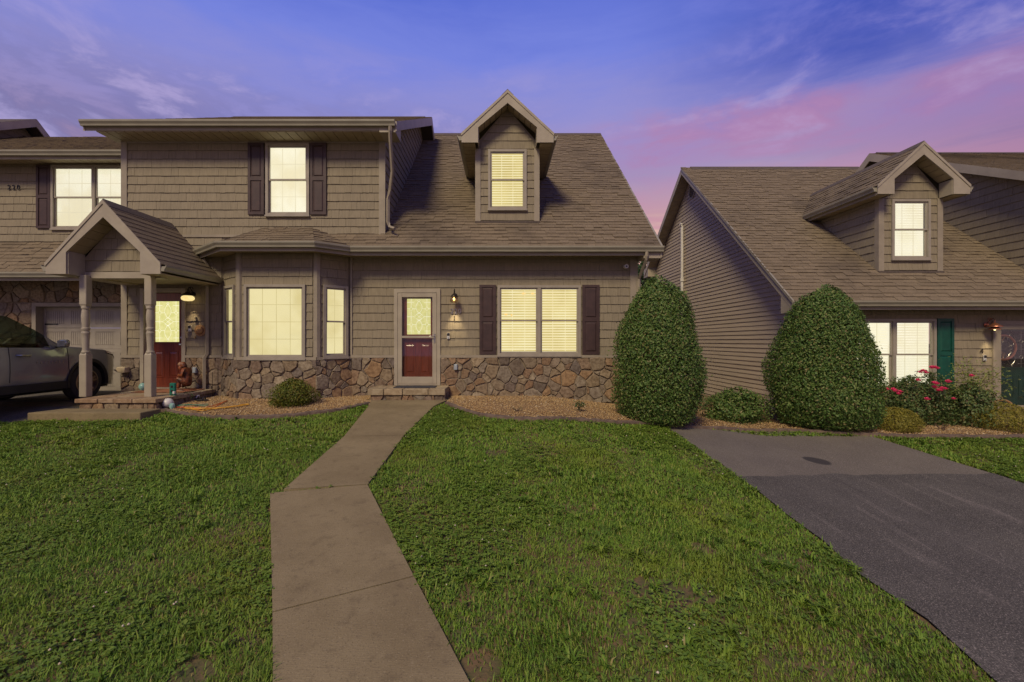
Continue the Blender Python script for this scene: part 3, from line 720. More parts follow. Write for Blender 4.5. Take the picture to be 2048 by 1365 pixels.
    m = MB(); fr.poly(m, [(dx - hw, zs), (dx + hw, zs), (dx + hw * .99, zs + .12), (dx, za - .2), (dx - hw * .99, zs + .12)], -.1, 0); m.build('gable_wall', 'wallback', T)
    def sp(v):
        if v <= zs: return (dx - hw + .1, dx + hw - .1)
        t = max(0, (za - .17 - v) / (za - .17 - zs)); return (dx - (hw - .02) * t, dx + (hw - .02) * t)
    courses(fr, sp, zb + .03, zs + 0., .187, [op], dw); courses(fr, sp, zs + .0, za - .17, .187, [], dw)
    for sx in (-1, 1):
        c = MB(); a, b = sorted((dx + sx * hw, dx + sx * (hw - .1))); c.box(a - .012, b + .012, DY - .035, DY + .09, zb - .02, zs); c.build('corner_board', 'trim', T)
        # cheek wall in siding
        yb = roofy(zs, dz); cf = Fr((dx + sx * hw, 0, 0), (0, 1, 0), n=(sx, 0, 0))
        c = MB(); cf.poly(c, [(DY + .09, zb + .05), (DY + .09, zs), (yb, zs)], -.1, 0); ck = c.build('cheek_wall', 'wallback', T)
        courses(cf, lambda v: (DY + .095, max(DY + .095, roofy(v, dz) + .01)), zb + .1, zs - .01, .187, parent=ck)
        # roof plane with gutter
        ridge_b = roofy(za, dz); eave_b = roofy(ze, dz)
        rv = Vector((-sx * oh, 0, za - ze)); Lr = rv.length
        rfm = MB(); rfm.prism([(dx + sx * oh, FYd, ze), (dx, FYd, za), (dx, ridge_b, za), (dx + sx * oh, eave_b, ze)], Vector((-sx * (za - ze), 0, -oh)).normalized() * .07)
        rp = rfm.build('dormer_roof', 'shinglebase', T)
        rf = Fr((dx + sx * (oh + .03), FYd - .02, ze - .02), (0, 1, 0), rv, n=(sx * (za - ze), 0, oh))
        courses(rf, lambda v: (0, eave_b - FYd + (ridge_b - eave_b) * v / Lr + .02), 0, Lr + .02, .138, parent=rp, name='shingles', mat='shingle', wr=(.12, .31), gap=.0016, tb=.014, tt=.003, n0=0, joined=True, kind='stuff')
        gut = MB(); pth = [(dx + sx * (oh + .0), FYd, ze - .14), (dx + sx * (oh + .0), eave_b - .15, ze - .14)]
        gut.sweep(pth if sx > 0 else pth[::-1], [(a, b) for a, b in GUT]); gut.build('gutter', 'gutter', T)
        c = MB(); a, b = sorted((dx + sx * oh, dx + sx * (oh - .02))); c.box(a, b, FYd, eave_b - .1, zs - .01, ze - .05); c.build('fascia', 'trim', T)
        a, b = sorted((dx + sx * (oh - .021), dx + sx * (hw + .001))); soffit(a, b, FYd + .03, roofy(zs, dz) - .05, zs, T, .2, 'y')
        # front rake board, box end
        c = MB(); w = .27; s = (za - ze) / oh
        c.prism([(dx, FYd - .03, za - .005), (dx + sx * (oh + .01), FYd - .03, ze - .01), (dx + sx * (oh + .01), FYd - .03, zs), (dx + sx * (oh - .36), FYd - .03, zs), (dx + sx * (oh - .36), FYd - .03, zs + .0 + .36 * s - .0), (dx, FYd - .03, za - .005 - w)], (0, .03, 0)); c.build('rake_board', 'trimlight', T)
        c = MB(); c.prism([(dx, FYd - .045, za + .012), (dx + sx * (oh + .02), FYd - .045, ze + .007), (dx + sx * (oh + .02), FYd - .045, ze - .06), (dx, FYd - .045, za - .055)], (0, .016, 0)); c.build('rake_trim', 'trimlight', T)
        # sloping soffit behind the rake board
        c = MB(); n = 5
        for i in range(n):
            p, q = (i + .04) / n, (i + .96) / n; A = (dx + sx * (oh - .36) * (1 - p), zs + .36 * s + (za - w - zs - .36 * s) * p + .02); B = (dx + sx * (oh - .36) * (1 - q), zs + .36 * s + (za - w - zs - .36 * s) * q + .02)
            c.prism([(A[0], FYd, A[1]), (B[0], FYd, B[1]), (B[0], DY, B[1]), (A[0], DY, A[1])], (0, 0, .012))
        c.build('soffit', 'soffit', T)
        c = MB(); a, b = sorted((dx + sx * (oh - .36), dx + sx * (hw - .03))); 
        c.box(min(dx + sx * (oh - .37), dx + sx * (oh - .36)), max(dx + sx * (oh - .37), dx + sx * (oh - .36)), FYd, DY - .03, zs + .003, zs + .36 * s); c.build('box_end', 'trimlight', T)
    c = MB(); y = FYd - .03
    while y < ridge_b - .1:
        c = MB(); c.prism([(dx - .13, y, za - .09), (dx, y, za + .035), (dx + .13, y, za - .09), (dx + .13, y, za - .12), (dx, y, za), (dx - .13, y, za - .12)], (0, .30, 0)); c.build('ridge_cap', 'ridgecap', roof); y += .304
    window(fr, wu[0], wu[1], wz0, wz1, T, 1, 2, True, pale=mir, grid=(3, 1))
    m = MB(); m.box(dx - hw - .02, dx + hw + .02, DY - .06, DY + .0, zb - .035, zb + .01); m.build('flashing', 'ridgecap', T)
    return roof

# --- unit 1 : the end house in the middle of the picture
T1 = thing('townhouse', (.3, D, .03), 'beige end townhouse with single steep dormer, storm door and brown shutters in the middle', 'house', 'beige townhouses')
STZ = .93                                   # top of the stone base
f0 = front(D); XL1, XR1 = -3.30, 3.02; SOF = CZ + 1.86
door1 = (wX(789, D), wX(881, D), .32, wZ(578, D)); win1 = (wX(995, D), wX(1161, D), wZ(711, D), wZ(571, D))
w1 = walls(f0, XL1, XR1, -.1, SOF + .2, [door1, (win1[0], win1[1], win1[2], win1[3])], T1)
ops1 = [door1, win1]
courses(f0, lambda v: (XL1 + .03, XR1 - .14), STZ + .06, SOF, .187, ops1, w1)
for (a, b, c, d) in cut([(XL1, XR1 + .04, STZ, STZ + .06)], ops1): f0.box(MB(), a, b, c, d, 0, .05).build('water_table', 'trim', T1)
m = MB(); f0.box(m, XR1 - .14, XR1 + .03, STZ + .06, SOF, 0, .035); m.build('corner_board', 'trim', T1)
m = MB(); f0.box(m, XL1 - .01, XL1 + .03, STZ + .06, SOF, 0, .04); m.build('corner_board', 'trim', T1)
m = MB()
for (a, b, c, d) in cut([(XL1, XR1 + .02, -.1, STZ)], ops1): f0.box(m, a, b, c, d, 0, .018)
b1 = m.build('stone_base', 'mortar', T1)
f0s = front(D - .018)
stones(f0s, XL1 + .02, door1[0] - .01, -.06, STZ - .005, b1, .21); stones(f0s, door1[1] + .01, XR1 + .02, -.06, STZ - .005, b1, .215)
W1 = window(f0, *win1, T1, 2, 2, True, grid=(3, 1))
for (px, py, r) in ((1048, 586, .05), (1066, 586, .045), (1012, 628, .04), (1024, 630, .035)):
    MB().lathe([(.001, -.03), (r * .7, -.024), (r, 0), (r * .6, .022), (.001, .026)], (wX(px, D), D + .104, wZ(py, D)), 12).build('room_lamp', 'roomlamp', W1)
sh = (win1[3] + .01, win1[2] - .0)
shutter(f0, wX(959, D), wX(992, D), sh[1] + .02, sh[0], T1); shutter(f0, wX(1164, D), wX(1198, D), sh[1] + .02, sh[0], T1)
# door 1 : casing, red door, storm door
m = MB(); u0, u1, v0, v1 = door1
f0.box(m, u0, u0 + .075, v0, v1, -.14, .05); f0.box(m, u1 - .075, u1, v0, v1, -.14, .05); f0.box(m, u0 + .075, u1 - .075, v1 - .085, v1, -.14, .052); f0.box(m, u0 + .075, u1 - .075, v0, v0 + .025, -.14, .04)
m.build('door_frame', 'trimlight', T1)
a, b = u0 + .08, u1 - .08; lo, hi = v0 + .03, v1 - .09
door_slab(f0, a, b, lo, hi, T1, 'reddoor', -.05, (wX(813, D), wX(861, D), wZ(669, D), wZ(597, D)))
m = MB(); sw = .095
f0.box(m, a, a + sw, lo, hi, .012, .045); f0.box(m, b - sw, b, lo, hi, .012, .045); f0.box(m, a + sw, b - sw, lo, lo + .16, .012, .044); f0.box(m, a + sw, b - sw, hi - sw, hi, .012, .044)
zr = wZ(674, D); f0.box(m, a + sw, b - sw, zr - .025, zr + .025, .010, .047)
SD = m.build('storm_door', 'trimlight', T1, bevel=.004)
f0.box(MB(), a + sw, b - sw, lo + .16, zr - .025, .024, .028).build('pane', 'stormglass', SD); f0.box(MB(), a + sw, b - sw, zr + .025, hi - sw, .024, .028).build('pane', 'stormglass', SD)
m = MB(); hx = b - .045; f0.box(m, hx - .016, hx + .016, zr - .13, zr + .07, .045, .056); m.tube([f0.p(hx, zr + .02, .05), f0.p(hx, zr + .02, .095), f0.p(hx - .02, zr + .02, .1), f0.p(hx - .1, zr + .015, .1)], .009, 8); m.build('door_handle', 'steel', SD, smooth=True)
# roof, gutter, soffit
roof1 = unit_roof(T1, lambda x: x, 0., CZ + 2.4, 21.0)
gutter([(-3.18, EY, EZ - .115), (3.45, EY, EZ - .115)], T1)
soffit(-3.2, 3.40, EY + .023, D + .02, SOF, T1, .15)
m = MB(); f0.box(m, XL1, XR1, SOF - .03, SOF - .001, .0, .03); m.build('frieze_strip', 'trim', T1)
s1 = Fr((XR1, 0, 0), (0, 1, 0), n=(1, 0, 0))
pol = [(D + .12, -.3), (20.4, -.3), (20.4, CZ + 2.3), (RY, RZ - .3), (D + .12, SOF + .2)]
m = MB(); s1.poly(m, pol, -.12, 0); sw1 = m.build('side_wall', 'wallback', T1)
def gable_span(y0, y1, zf, zb_, ya, za):
    def sp(v):
        a = y0 if v <= zf else y0 + (v - zf) / (za - zf) * (ya - y0); b = y1 if v <= zb_ else y1 - (v - zb_) / (za - zb_) * (y1 - ya)
        return (a, max(a, b))
    return sp
courses(s1, gable_span(D + .0, 20.4, SOF, CZ + 2.2, RY, RZ - .3), -.1, RZ - .35, .115, parent=sw1, mat='lap', wr=(20, 21), tb=.018)
downspout([(3.10, EY - .05, EZ - .11), (3.10, EY - .05, EZ - .2), (3.10, EY - .02, EZ - .27), (3.07, D - .06, EZ - .62), (3.07, D - .06, EZ - .8), (3.07, D - .06, .1)], T1)

# --- unit 2 : two storeys, bay window and porch
T2 = thing('townhouse', (-5.4, D, .03), 'two-storey beige townhouse with bay window and gabled porch in front of its red door', 'house', 'beige townhouses')
XL2 = wX(247, D); XR2 = -2.57
door2 = (wX(283, D), wX(373, D), .24, wZ(577, D)); win2 = (wX(533, D), wX(620, D), wZ(432, D), wZ(288, D))
USZ = wZ(284, D)
w2 = walls(f0, XL2, XL1 - .001, -.1, CZ + 2.3, [door2, (-5.8, -3.9, .9, 3.0)], T2)
w2u = walls(f0, XL2, XR2, CZ + 2.3, USZ + .1, [win2], T2)
ops2 = [door2]; bayL, bayR = (-6.14, D), (-3.32, D); bfl, bfr = (-5.51, 9.6), (-3.88, 9.6)
courses(f0, lambda v: (XL2 + .1, bayL[0] - .03), STZ + .06, CZ + 2.35, .187, ops2, w2)
courses(f0, lambda v: (XL2 + .1, XR2 - .11), CZ + 2.35, USZ, .187, [win2], w2u)
m = MB(); f0.box(m, XL2 - .03, XL2 + .1, STZ + .06, USZ, 0, .035); m.build('corner_board', 'trim', T2)
m = MB(); f0.box(m, XR2 - .11, XR2 + .03, CZ + 2.36, USZ, 0, .035); m.build('corner_board', 'trim', T2)
for (a, b, c, d) in cut([(XL2 - .03, bayL[0], STZ, STZ + .06)], ops2): f0.box(MB(), a, b, c, d, 0, .05).build('water_table', 'trim', T2)
m = MB()
for (a, b, c, d) in cut([(XL2 - .04, bayL[0], -.1, STZ)], ops2): f0.box(m, a, b, c, d, 0, .018)
b2 = m.build('stone_base', 'mortar', T2)
stones(f0s, XL2 - .03, door2[0] - .01, -.02, STZ - .005, b2, .2); stones(f0s, door2[1] + .01, bayL[0], -.05, STZ - .005, b2, .22)
window(f0, *win2, T2, 1, 2, False, pale=True, grid=(3, 2))
shutter(f0, wX(498, D), wX(530, D), win2[2] + .02, win2[3] + .01, T2); shutter(f0, wX(622, D), wX(654, D), win2[2] + .02, win2[3] + .01, T2)
m = MB(); u0, u1, v0, v1 = door2
f0.box(m, u0, u0 + .08, v0, v1, -.16, .05); f0.box(m, u1 - .08, u1, v0, v1, -.16, .05); f0.box(m, u0 + .08, u1 - .08, v1 - .09, v1, -.16, .052); f0.box(m, u0 + .08, u1 - .08, v0, v0 + .025, -.16, .04); m.build('door_frame', 'trimlight', T2)
door_slab(f0, u0 + .085, u1 - .085, v0 + .03, v1 - .095, T2, 'reddoor', -.07, (wX(305, D), wX(355, D), wZ(684, D), wZ(602, D)))
# bay
bt = CZ + 1.86
bay = [Fr((*bayL, 0), (bfl[0] - bayL[0], bfl[1] - bayL[1], 0)), Fr((*bfl, 0), (1, 0, 0)), Fr((*bfr, 0), (bayR[0] - bfr[0], bayR[1] - bfr[1], 0))]
lens = [math.hypot(bfl[0] - bayL[0], bfl[1] - bayL[1]), bfr[0] - bfl[0], math.hypot(bayR[0] - bfr[0], bayR[1] - bfr[1])]
bw = [(.13, .66, .92, 2.50), (wX(490, 9.6) - bfl[0], wX(612, 9.6) - bfl[0], .90, 2.49), (.14, .68, .92, 2.50)]
for i, (fr, L, wn) in enumerate(zip(bay, lens, bw)):
    bwl = walls(fr, 0, L, -.1, bt, [wn], T2, 'bay_wall', th=.10)
    courses(fr, lambda v, L=L: (.06 if i != 1 else .07, L - (.06 if i != 1 else .07)), STZ + .05, bt, .187, [wn], bwl)
    m = MB(); fr.box(m, -.02 * (i == 1), L + .02 * (i == 1), STZ - .03, STZ + .03, .0, .05)
    m.build('water_table', 'trim', T2)
    m = MB(); fr.box(m, 0, L, -.1, STZ - .03, 0, .018); sb = m.build('stone_base', 'mortar', T2)
    fs = Fr(fr.o + fr.n * .018, fr.u); stones(fs, -.02, L + .02, -.06, STZ - .035, sb, .22 if i == 1 else .18)
    window(fr, wn[0], wn[1], wn[2] + .02, wn[3], T2, 1, 1 if i == 1 else 2, False, grid=(4, 4) if i == 1 else (2, 2))
for (x, y) in (bfl, bfr):
    m = MB(); m.lathe([(.085, STZ + .03), (.085, bt)], (x, y + .045, 0), 8, a0=R(22.5)); m.build('corner_board', 'trim', T2)
# bay roof
A, B, C, Dp = Vector((-6.66, 10.04, EZ)), Vector((-5.66, 9.18, EZ)), Vector((-3.74, 9.18, EZ)), Vector((-3.18, EY, EZ))
T1p, T2p, V = Vector((-5.2, D - .01, CZ + 2.51)), Vector((-4.16, D - .01, CZ + 2.51)), Vector((-3.83, D - .01, EZ + (D - EY) * SL))
def plane_roof(poly, eave, parent):
    a, b = eave; u = (b - a).normalized(); n = (poly[1] - poly[0]).cross(poly[2] - poly[0]).normalized()
    if n.z < 0: n = -n
    v = n.cross(u); v = v if v.z > 0 else -v
    fr = Fr(a, u, v, n); P = [((p - a).dot(u), (p - a).dot(v)) for p in poly]; vmax = max(q[1] for q in P)
    def sp(t):
        t = min(max(t, 1e-4), vmax - 1e-4); xs_ = []
        for i in range(len(P)):
            (x0, y0), (x1, y1) = P[i], P[(i + 1) % len(P)]
            if (y0 - t) * (y1 - t) <= 0 and y0 != y1: xs_.append(x0 + (x1 - x0) * (t - y0) / (y1 - y0))
        return (min(xs_), max(xs_)) if len(xs_) > 1 else (0, 0)
    return fr, sp, vmax
m = MB()
for P in ([A, B, T1p], [B, C, T2p, T1p], [C, Dp, V, T2p]): m.prism([p - Vector((0, 0, .01)) for p in P], (0, 0, -.08))
br = m.build('bay_roof', 'shinglebase', T2)
for P, e in (([A, B, T1p], (A, B)), ([B, C, T2p, T1p], (B, C)), ([C, Dp, V, T2p], (C, Dp))):
    fr, sp_, vm = plane_roof(P, e, br); courses(fr, sp_, 0, vm, .138, parent=br, name='shingle_course', mat='shingle', wr=(.12, .31), gap=.0016, tb=.014, tt=.003, n0=0)
gutter([A - Vector((0, 0, .115)), B - Vector((0, 0, .115)), C - Vector((0, 0, .115)), Dp - Vector((.004, 0, .115))], T2)
m = MB(); m.prism([(A.x + .06, D - .0, bt), (B.x + .04, B.y + .03, bt), (C.x - .02, C.y + .03, bt), (Dp.x - .02, EY + .03, bt), (Dp.x - .02, D, bt)], (0, 0, .015)); m.build('soffit', 'soffit', T2)
m = MB(); f0.box(m, XL2 + .1, XR2, CZ + 2.30, CZ + 2.355, .0, .03); m.build('flashing', 'trim', T2)
# upper roof
UE, UZ, UR, URZ = 9.58, CZ + 4.62, 14.6, CZ + 7.17; us = (URZ - UZ) / (UR - UE)
def upper_roof(T, x0, x1, dz, right_rake, left_rake=True, wallx=None):
    m = MB(); z0, z1 = UZ + dz, URZ + dz
    m.prism([(x0, UE, z0 - .012), (x0, UR, z1 - .012), (x0, UR, z1 - .2), (x0, UE + .02, z0 - .16)], (x1 - x0, 0, 0))
    m.prism([(x0, UR + .001, z1 - .012), (x0, UR + 5, z1 - 3.2), (x0, UR + 5, z1 - 3.4), (x0, UR + .001, z1 - .2)], (x1 - x0, 0, 0))
    rf = m.build('roof', 'shinglebase', T); L = math.hypot(UR - UE, URZ - UZ)
    courses(Fr((0, UE, z0), (1, 0, 0), (0, UR - UE, URZ - UZ)), lambda v: (x0 - .02, x1 + .02), 0, L, .138, parent=rf, name='shingles', mat='shingle', wr=(.12, .31), gap=.0016, tb=.014, tt=.003, n0=0, joined=True, kind='stuff')
    m = MB(); m.prism([(x0 + .2, UR - .16, z1 - .06), (x0 + .2, UR, z1 + .04), (x0 + .2, UR + .16, z1 - .07), (x0 + .2, UR, z1 - .01)], (x1 - x0 - .4, 0, 0)); m.build('ridge_cap', 'ridgecap', rf)
    for x, on in ((x1, right_rake), (x0, left_rake)):
        if not on: continue
        a = x - .005 if x == x1 else x - .025; m = MB()
        m.prism([(a, UE - .01, z0 - .0), (a, UR, z1 - .0), (a, UR, z1 - .25), (a, UE - .01, z0 - .2)], (.03, 0, 0)); m.prism([(a, UR + .001, z1), (a, UR + 1.2, z1 - .85), (a, UR + 1.2, z1 - 1.1), (a, UR + .001, z1 - .25)], (.03, 0, 0))
        m.build('rake_board', 'trimlight', T)
        s = -1 if x == x1 else 1; b = sorted((x + s * .031, x + s * .37)); m = MB()
        for i in range(18):
            p, q = (i + .03) / 18, (i + .97) / 18; Y0, Y1 = UE + .3 + (UR - UE - .3) * p, UE + .3 + (UR - UE - .3) * q
            m.prism([(b[0], Y0, z0 - .2 + us * (Y0 - UE) - .02), (b[1], Y0, z0 - .2 + us * (Y0 - UE) - .02), (b[1], Y1, z0 - .2 + us * (Y1 - UE) - .02), (b[0], Y1, z0 - .2 + us * (Y1 - UE) - .02)], (0, 0, .012))
        m.build('soffit', 'soffit', T, recalc=False)
    return rf
upper_roof(T2, wX(170, 9.58), -2.2, 0, True)
gutter([(wX(166, 9.58), UE, UZ - .115), (-2.2, UE, UZ - .115)], T2)
soffit(wX(190, 9.58), -2.23, UE + .023, D + .02, USZ, T2, .2)
m = MB(); f0.box(m, XL2, XR2, USZ - .035, USZ - .001, .0, .03); m.build('frieze_strip', 'trim', T2)
m = MB(); m.prism([(-2.2, UE + .0, UZ - .02), (-2.2, D - .02, UZ + .24), (-2.2, D - .02, USZ - .02), (-2.2, UE, USZ - .02)], (-.34, 0, 0)); m.build('eave_return', 'trimlight', T2)
s2 = Fr((XR2, 0, 0), (0, 1, 0), n=(1, 0, 0)); utop = lambda y: UZ - .2 + us * (y - UE)
ymeet = (UZ - .2 - us * UE - EZ + SL * EY) / (SL - us)
m = MB(); s2.poly(m, [(D + .1, EZ + (D - EY) * SL - .3), (RY, RZ - .1), (UR + .3, utop(UR)), (D + .1, utop(D + .1))], -.12, 0); sw2 = m.build('side_wall', 'wallback', T2)
courses(s2, lambda v: (D + .0 if v < utop(D) else UE + (v - UZ + .2) / us, max(D, min(roofy(v) + .03, UR + (URZ - .25 - v) / .64))), EZ + (D - EY) * SL - .1, URZ - .25, .187, parent=sw2)
m = MB(); m.box(XL2, XL2 + .12, D + .12, 20, -.1, USZ + .5); m.build('side_wall', 'wallback', T2)
dx_ = -2.5
downspout([(-2.30, UE - .055, UZ - .12), (-2.30, UE - .055, UZ - .22), (-2.31, UE + .0, UZ - .36), (-2.33, D - .25, UZ - .95), (-2.42, D - .1, UZ - 1.3), (-2.47, D - .07, UZ - 1.5), (-2.47, D - .07, EZ + .62), (-2.42, D - .12, EZ + .5), (-2.30, D - .2, EZ + .44)], T2)
downspout([(-6.5, 9.98, EZ - .2), (wX(418, D), D - .07, EZ - .32), (wX(418, D), D - .07, 1.02), (wX(415, D), D - .11, .93), (wX(415, D), D - .12, .14)], T2)
m = MB(); m.lathe([(.075, .0), (.07, .13), (.06, .15)], (wX(415, D), D - .12, .02), 10); m.build('drain_collar', 'concrete', T2)
# porch
px0, pz, pe, ph = -7.27, CZ + 2.58, CZ + 1.43, 1.04; PY = 8.36; fp = front(PY)
for sx in (-1, 1):
    rv = Vector((-sx * ph, 0, pz - pe)); L = rv.length
    m = MB(); m.prism([(px0 + sx * ph, PY, pe), (px0, PY, pz), (px0, D, pz), (px0 + sx * ph, D, pe)], Vector((-sx * (pz - pe), 0, -ph)).normalized() * .07); pr = m.build('porch_roof', 'shinglebase', T2)
    fr = Fr((px0 + sx * (ph + .025), PY - .03, pe - .028), (0, 1, 0), rv, n=(sx * (pz - pe), 0, ph))
    v = 0.
    while v < L + .02:
        u = 0.; hi = min(v + .138, L + .03)
        while u < D - PY + .02 - .01:
            q = min(u + random.uniform(.2, .36), D - PY + .02)
            m = MB(); shakes(m, fr, (u, q, v, hi), v, .138, lambda t: (0, 9), (9, 10), .0016, .013, .004, 0); m.build('shingle', 'shingle', pr, recalc=False); u = q
        v = hi
    s = (pz - pe) / ph; w = .30; zs = pe - .2
    c = MB(); c.prism([(px0, PY - .03, pz - .01), (px0 + sx * (ph + .01), PY - .03, pe - .02), (px0 + sx * (ph + .01), PY - .03, zs), (px0 + sx * (ph - .36), PY - .03, zs), (px0 + sx * (ph - .36), PY - .03, zs + .36 * s), (px0, PY - .03, pz - w - .01)], (0, .03, 0)); c.build('rake_board', 'trimlight', T2)
    c = MB(); c.prism([(px0, PY - .045, pz + .005), (px0 + sx * (ph + .02), PY - .045, pe), (px0 + sx * (ph + .02), PY - .045, pe - .07), (px0, PY - .045, pz - .065)], (0, .014, 0)); c.build('rake_trim', 'trimlight', T2)
    a, b = sorted((px0 + sx * (ph - .36), px0 + sx * (ph - .38))); c = MB(); c.box(a, b, PY, 8.7, zs, zs + .38 * s); c.build('box_end', 'trimlight', T2)
    c = MB()
    for i in range(5):
        p, q = (i + .04) / 5, (i + .96) / 5; A_ = (px0 + sx * (ph - .36) * (1 - p), zs + .36 * s + (pz - w - zs - .36 * s) * p + .02); B_ = (px0 + sx * (ph - .36) * (1 - q), zs + .36 * s + (pz - w - zs - .36 * s) * q + .02)
        c.prism([(A_[0], PY, A_[1]), (B_[0], PY, B_[1]), (B_[0], 8.72, B_[1]), (A_[0], 8.72, A_[1])], (0, 0, .012))
    c.build('soffit', 'soffit', T2)
    c = MB(); pth = [(px0 + sx * ph, PY - .02, pe - .15), (px0 + sx * ph, D - .03, pe - .15)]; c.sweep(pth if sx > 0 else pth[::-1], GUT); c.build('gutter', 'gutter', T2)
    a, b = sorted((px0 + sx * ph, px0 + sx * (ph - .36))); c = MB(); c.box(a, b, PY + .001, D - .02, zs + .0, zs + .02); c.build('soffit', 'soffit', T2)
    x = px0 + sx * .615                # turned post
    z0 = .24; m = MB(); h = .112
    prof = [(r * .74, q) for r, q in [(.085, 1.06), (.094, 1.075), (.094, 1.10), (.076, 1.115), (.074, 1.15), (.072, 1.2), (.082, 1.36), (.086, 1.42), (.093, 1.435), (.093, 1.46), (.078, 1.475), (.078, 1.50), (.093, 1.515), (.093, 1.545), (.076, 1.56), (.078, 1.62), (.092, 1.72), (.092, 1.78), (.078, 1.88), (.074, 1.90), (.092, 1.915), (.092, 1.95), (.086, 1.965)]]
    m.lathe([(r, zz) for r, zz in prof], (x, 8.66, 0), 20); m.lathe([(.064 * 1.414, 1.04), (.06 * 1.2, 1.075)], (x, 8.66, 0), 4, a0=R(45)); m.lathe([(.06 * 1.2, 1.955), (.064 * 1.414, 1.99)], (x, 8.66, 0), 4, a0=R(45))
    P_ = m.build('porch_post', 'trimlight', T2, smooth=35)
    MB().box(x - .070, x + .070, 8.66 - .070, 8.66 + .070, z0, 1.045).build('post_base', 'trimlight', P_, bevel=.008)
    MB().box(x - .068, x + .068, 8.66 - .068, 8.66 + .068, 1.985, zs + .02).build('post_head', 'trimlight', P_, bevel=.008)
fg = front(8.72); zs = pe - .2
c = MB(); fg.poly(c, [(px0 - .74, zs), (px0 + .74, zs), (px0 + .74, zs + .3), (px0, pz - .2), (px0 - .74, zs + .3)], -.06, 0); gw = c.build('gable_wall', 'wallback', T2)
courses(fg, lambda v: (px0 - .70 * min(1, (pz - .26 - v) / (pz - .26 - zs - .34)), px0 + .70 * min(1, (pz - .26 - v) / (pz - .26 - zs - .34))), zs + .1, pz - .28, .21, parent=gw)
c = MB(); fg.box(c, px0 - .80, px0 + .80, zs - .03, zs + .09, -.14, .03); c.build('beam', 'trimlight', T2)
soffit(px0 - .78, px0 + .78, 8.80, D - .04, zs + .02, T2, .2)
c = MB(); y = PY - .03
while y < D - .1:
    c = MB(); e = min(.3, D - y - .01); c.prism([(px0 - .12, y, pz - .105), (px0, y, pz + .03), (px0 + .12, y, pz - .105), (px0 + .12, y, pz - .13), (px0, y, pz), (px0 - .12, y, pz - .13)], (0, e, 0)); c.build('ridge_cap', 'ridgecap', T2); y += .304
# porch floor of stone
pf0, pf1, pfy = -7.78, -6.28, 8.30
m = MB(); m.box(pf0 + .06, pf1 - .06, pfy + .06, D, -.1, .165); pb = m.build('porch_base', 'mortar', T2)
stones(Fr((0, pfy + .06, 0), (1, 0, 0)), pf0 + .06, pf1 - .06, .0, .16, pb, .17, t=.03); stones(Fr((pf1 - .06, 0, 0), (0, 1, 0), n=(1, 0, 0)), pfy + .06, D - .05, .0, .16, pb, .17, t=.03)
def caps(x0, x1, y0, y1, z0, z1, root, rows, n):
    ysr = np.linspace(y0, y1, rows + 1)
    for r in range(rows):
        k = [0] + sorted((i + random.uniform(-.22, .22)) / n for i in range(1, n)) + [1]
        for i in range(n):
            m = MB(); e = .005; dz_ = random.uniform(-.004, .004); o = random.uniform(-.012, .012) * (r == 0)
            m.box(x0 + (x1 - x0) * k[i] + e, x0 + (x1 - x0) * k[i + 1] - e, ysr[r] + e + o, ysr[r + 1] - e, z0, z1 + dz_); m.build('paving_stone', 'capstone', root, bevel=.008)
caps(pf0, pf1, pfy, D - .02, .165, .24, pb, 4, 4)
# main step
m = MB(); m.box(-2.66, -1.17, 9.36, D, -.1, .19); stp = m.build('step_base', 'mortar', T1)
stones(Fr((0, 9.36, 0), (1, 0, 0)), -2.66, -1.17, -.02, .185, stp, .19, t=.03); stones(Fr((-1.17, 0, 0), (0, 1, 0), n=(1, 0, 0)), 9.36, D - .08, -.02, .185, stp, .2, t=.04)
caps(-2.71, -1.12, 9.30, D - .055, .19, .315, stp, 2, 4)
# --- unit 3 : set back, with garage
D3 = 11.3; f3 = front(D3)
T3 = thing('townhouse', (-11, D3, .03), 'set-back beige townhouse with stone garage front and tall upstairs window at left', 'house', 'beige townhouses')
gar = (wX(68, D3), -8.9, -.1, wZ(606, D3)); win3 = (wX(105, D3), -9.0, wZ(459, D3), wZ(331, D3)); X30 = -17.
US3 = wZ(328, D3); SK = wZ(485, D3)
walls(f3, X30, XL2 - .01, -.1, SK, [gar], T3); w3 = walls(f3, X30, XL2 - .01, SK, US3 + .2, [win3], T3)
courses(f3, lambda v: (X30 + 2, XL2 - .02), SK + .02, US3, .187, [win3], w3)
window(f3, *win3, T3, 2, 2, False, pale=True, grid=(3, 2)); shutter(f3, wX(76, D3), wX(104, D3), win3[2] + .02, win3[3] + .0, T3)
EY3, EZ3 = 10.45, wZ(545, 10.45)
m = MB(); m.prism([(X30, EY3, EZ3), (X30, D3, SK), (X30, D3, SK - .12), (X30, EY3 + .02, EZ3 - .12)], (XL2 - X30 - .02, 0, 0)); r3 = m.build('skirt_roof', 'shinglebase', T3)
courses(Fr((0, EY3, EZ3), (1, 0, 0), (0, D3 - EY3, SK - EZ3)), lambda v: (X30 + 2, XL2 - .02), 0, math.hypot(D3 - EY3, SK - EZ3), .138, parent=r3, name='shingle_course', mat='shingle', wr=(.12, .31), gap=.0016, tb=.014, tt=.003)
gutter([(X30, EY3, EZ3 - .115), (XL2 - .02, EY3, EZ3 - .115)], T3); soffit(X30, XL2 - .02, EY3 + .023, D3 + .01, wZ(556, D3), T3, .2)
m = MB()
for p in cut([(X30, XL2 - .02, -.1, wZ(556, D3))], [gar]): f3.box(m, *p, 0, .018)
b3 = m.build('stone_front', 'mortar', T3); f3s = front(D3 - .018)
stones(f3s, -13.6, gar[0] - .02, -.05, gar[3], b3, .27); stones(f3s, -13.6, XL2 - .05, gar[3] + .01, wZ(556, D3), b3, .25)
m = MB(); a, b, c, d = gar
